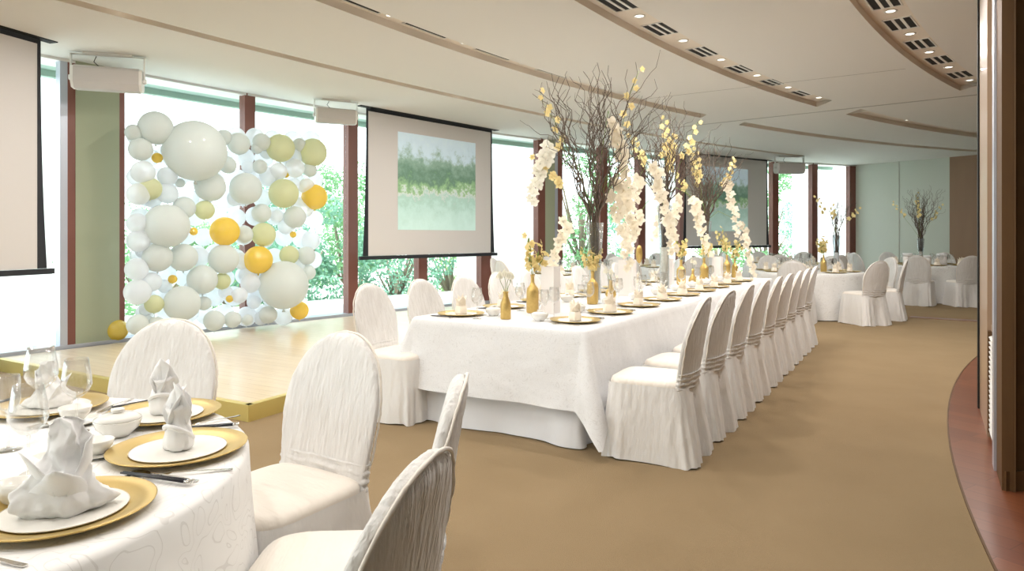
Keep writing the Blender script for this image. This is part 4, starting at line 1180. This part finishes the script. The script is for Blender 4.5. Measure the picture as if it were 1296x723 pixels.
paper_box(T(908, 355), LRZ, .12, .32, 'farthest white square paper luminary on the long table')
t = thing('table_sign_stand', 'gold oval table sign on a thin rod at mid long table', 'table sign', T(809, 371))
m = MB(); m.lathe([(.04, 0), (.04, .006), (.01, .01)], 20); m.build('base', M_silver, t)
m = MB(); m.tube([(0, 0, .008), (0, 0, .32)], .004, 8); m.build('rod', M_silver, t)
m = MB(); m.loft([[(.034 * math.cos(2 * PI * i / 28), y, .41 + .095 * math.sin(2 * PI * i / 28)) for i in range(28)] for y in (-.005, .005)]); m.build('oval_plate', M_goldp, t)

# ------------------------------------------------------------ far round tables
far = [(5.05, 11.7, 'round table beyond the long table', 'table beyond the long table', (-73, -30, -120, 6, 50, 95, 140, 185)),
       (8.75, 14.4, 'far right round table by the sage wall', 'far right table', (-127, -92, -55, 0, 45, 90, 135, 180)),
       (3.2, 13.5, 'round table behind the third centrepiece', 'table behind third centrepiece', (-90, 0, 45, 90, 135, 180, -135)),
       (1.15, 11.0, 'round table by the windows behind the nearest centrepiece', 'window table behind nearest centrepiece', (-90, -40, 5, 60, 110, 160, 205)),
       (6.1, 15.0, 'round table by the far windows', 'far window table', (-120, -75, 10, 55, 95, 140, 185))]
dirs = {0: 'right', 1: 'back right', 2: 'back', 3: 'back left', 4: 'left', 5: 'front left', 6: 'front', 7: 'front right'}
for ti, (cx, cy, lab, wh, angs) in enumerate(far):
    RT.place((cx, cy, 0), ti, lab + ' under a white cloth', 'table', 'far round tables')
    CL.place((cx, cy, 0), ti * 1.3, 'white floor-length cloth on the ' + lab, 'tablecloth', 'cloths on the far round tables')
    angs = sorted(R(a) for a in angs)
    for k, a in enumerate(angs):
        rr_ = 1.22 + .04 * math.sin(k * 2.3 + ti)
        x, y = cx + rr_ * math.cos(a), cy + rr_ * math.sin(a)
        # name the seat by where it stands round the table
        dn = dirs[int(round((a % (2 * PI)) / (PI / 4))) % 8]
        place_chair(x, y, cx, cy, 'white-covered banquet chair, %s side of the %s' % (dn, wh), 'white-covered chairs at the far round tables', jitter=random.uniform(-.12, .12))
    ns = 8
    for k in range(ns):
        a = 2 * PI * k / ns + .3 + ti; x, y = cx + .66 * math.cos(a), cy + .66 * math.sin(a)
        dn = dirs[int(round((a % (2 * PI)) / (PI / 4))) % 8]
        setting(x, y, a + PI / 2, '%s side of the %s' % (dn, wh), 1, 'round the ' + lab, NC, k + 40 * ti, True)
        FL.place((cx + .40 * math.cos(a + .2), cy + .40 * math.sin(a + .2), TOP + .0005), 0, 'slim glass, %s side of the %s' % (dn, wh), 'glass', 'slim glasses round the ' + lab)
centrepiece((5.75, 12.1, TOP + .0005), 'thin willow centrepiece on the table beyond the long table', 61, .62, 1.40, .62, 16, [(.3, .6, .6, .7, 'y', 6), (2.5, .5, 1, .8, 'y', 7), (4, .5, .9, .6, 'y', 6)], M_twig, M_paper, .9)
centrepiece((8.65, 14.45, TOP + .0005), 'willow centrepiece in front of the sage wall, with small yellow blooms', 63, .55, 1.75, .55, 24, [(.3, .6, .8, .9, 'y', 8), (2.7, .6, .9, .95, 'y', 8), (4, .5, .9, .9, 'y', 8), (1.5, .2, 1.0, 1.0, 'y', 8)], M_twig, M_candle, .9)
bottle((5.25, 11.5, TOP + .0005), 'gold bottle with bushy yellow flowers on the table beyond the long table', .28, .05, 'wine', 31, 9, 'y', .32)
for k, (dx, dy, r_, h_) in enumerate(((-.42, -.1, .09, .24), (-.12, -.28, .07, .20), (.18, -.28, .09, .24), (.42, .05, .06, .16))):
    t = thing('white_drum_box', '%s white drum box from the left around the far right centrepiece' % ORD[k], 'box', (8.65 + dx, 14.3 + dy, TOP + .0005), 0, 'white drum boxes on the far right table')
    m = MB(); m.lathe([(r_, 0), (r_, h_ * .8), (r_ * .98, h_ * .8)], 24); m.build('box_body', M_paper, t)
    m = MB(); m.lathe([(r_ * 1.04, h_ * .78), (r_ * 1.04, h_), (r_ * .98, h_ + .004), (.001, h_ + .004)], 24); m.build('box_lid', M_napkin, t)

# ------------------------------------------------------------ garden trees
def tree(x, y, z0, rx, rz_, zc, mtl, seed, label, n=5200, leaf=.13):
    rnd = random.Random(seed)
    t = thing('garden_tree', label, 'tree', (x, y, z0), 0, 'trees in the garden beyond the windows')
    m = MB(); m.tube([(0, 0, 0), (.1, .05, (zc - z0) * .5), (0, 0, zc - z0)], .12, 8, .06)
    for k in range(9):
        a = rnd.uniform(0, 2 * PI); m.tube([(0, 0, (zc - z0) * .55), (math.cos(a) * rx * .5, math.sin(a) * rx * .5, zc - z0 + rnd.uniform(-.2, .5) * rz_)], .05, 5, .015)
    m.build('trunk', M_bark, t)
    m = MB(); blobs = []
    for k in range(26):
        a = rnd.uniform(0, 2 * PI); e = rnd.uniform(-1, 1); rr_ = rnd.uniform(.5, .95)
        blobs.append((rx * rr_ * math.cos(a) * math.sqrt(1 - e * e), rx * rr_ * math.sin(a) * math.sqrt(1 - e * e), zc - z0 + rz_ * rr_ * e, rx * rnd.uniform(.22, .38)))
    for k in range(n):
        bx, by, bz, br_ = rnd.choice(blobs); v = Vector((rnd.gauss(0, 1), rnd.gauss(0, 1), rnd.gauss(0, 1))).normalized() * br_ * rnd.uniform(.7, 1.05)
        c = Vector((bx, by, bz)) + v; nv = (v.normalized() + Vector((rnd.uniform(-.6, .6), rnd.uniform(-.6, .6), rnd.uniform(-.2, .9)))).normalized()
        u_ = nv.orthogonal().normalized(); ang = rnd.uniform(0, 6); v_ = nv.cross(u_); u2 = u_ * math.cos(ang) + v_ * math.sin(ang); v2 = nv.cross(u2)
        s1, s2 = leaf * rnd.uniform(.6, 1.1), leaf * .45
        m.add([c - u2 * s1 * .5, c + v2 * s2 * .5, c + u2 * s1 * .5, c - v2 * s2 * .5], [(0, 1, 2, 3)], False)
    m.build('foliage', mtl, t)
trees = [  # u, D, crown centre z, rx, rz, material
    (190, 14, .4, 1.5, 1.7, 0), (285, 17, .4, 1.5, 1.9, 2), (368, 14.5, .7, 1.3, 1.9, 1), (436, 18, 1.2, 1.3, 2.4, 0), (500, 16, .5, 1.4, 1.8, 1), (570, 19, .4, 1.5, 1.9, 2),
    (640, 24, .9, 1.6, 2.0, 0), (735, 19, 2.0, 1.6, 3.0, 0), (805, 24, 1.0, 1.8, 2.4, 1), (905, 26, 1.3, 1.9, 2.6, 2), (968, 23, 1.2, 1.4, 2.8, 0), (1010, 29, .8, 2.0, 2.4, 1), (300, 26, 1.0, 2.0, 2.4, 1), (455, 29, 1.2, 2.0, 2.4, 0)]
side_n = ['far left', 'behind the balloon wall', 'right of the balloon wall', 'taller and looser, left of the middle screen', 'under the left half of the middle screen', 'under the right half of the middle screen', 'right of the middle screen', 'behind the nearest centrepiece', 'behind the middle centrepiece', 'behind the far screen', 'right of the far screen', 'at the far right windows', 'in the back row behind the balloons', 'in the back row behind the middle screen']
for i, (u, D, zc, rx, rz_, mi) in enumerate(trees):
    tree((u - 648) / FPX * D, D, -1.2, rx, rz_, zc, (M_leaf, M_leaf2, M_leaf3)[mi], 100 + i, 'leafy green garden tree outside the windows, ' + side_n[i])
for o in bpy.data.objects:
    if o.type == 'MESH' and o.name.startswith('tablecloth'): pass
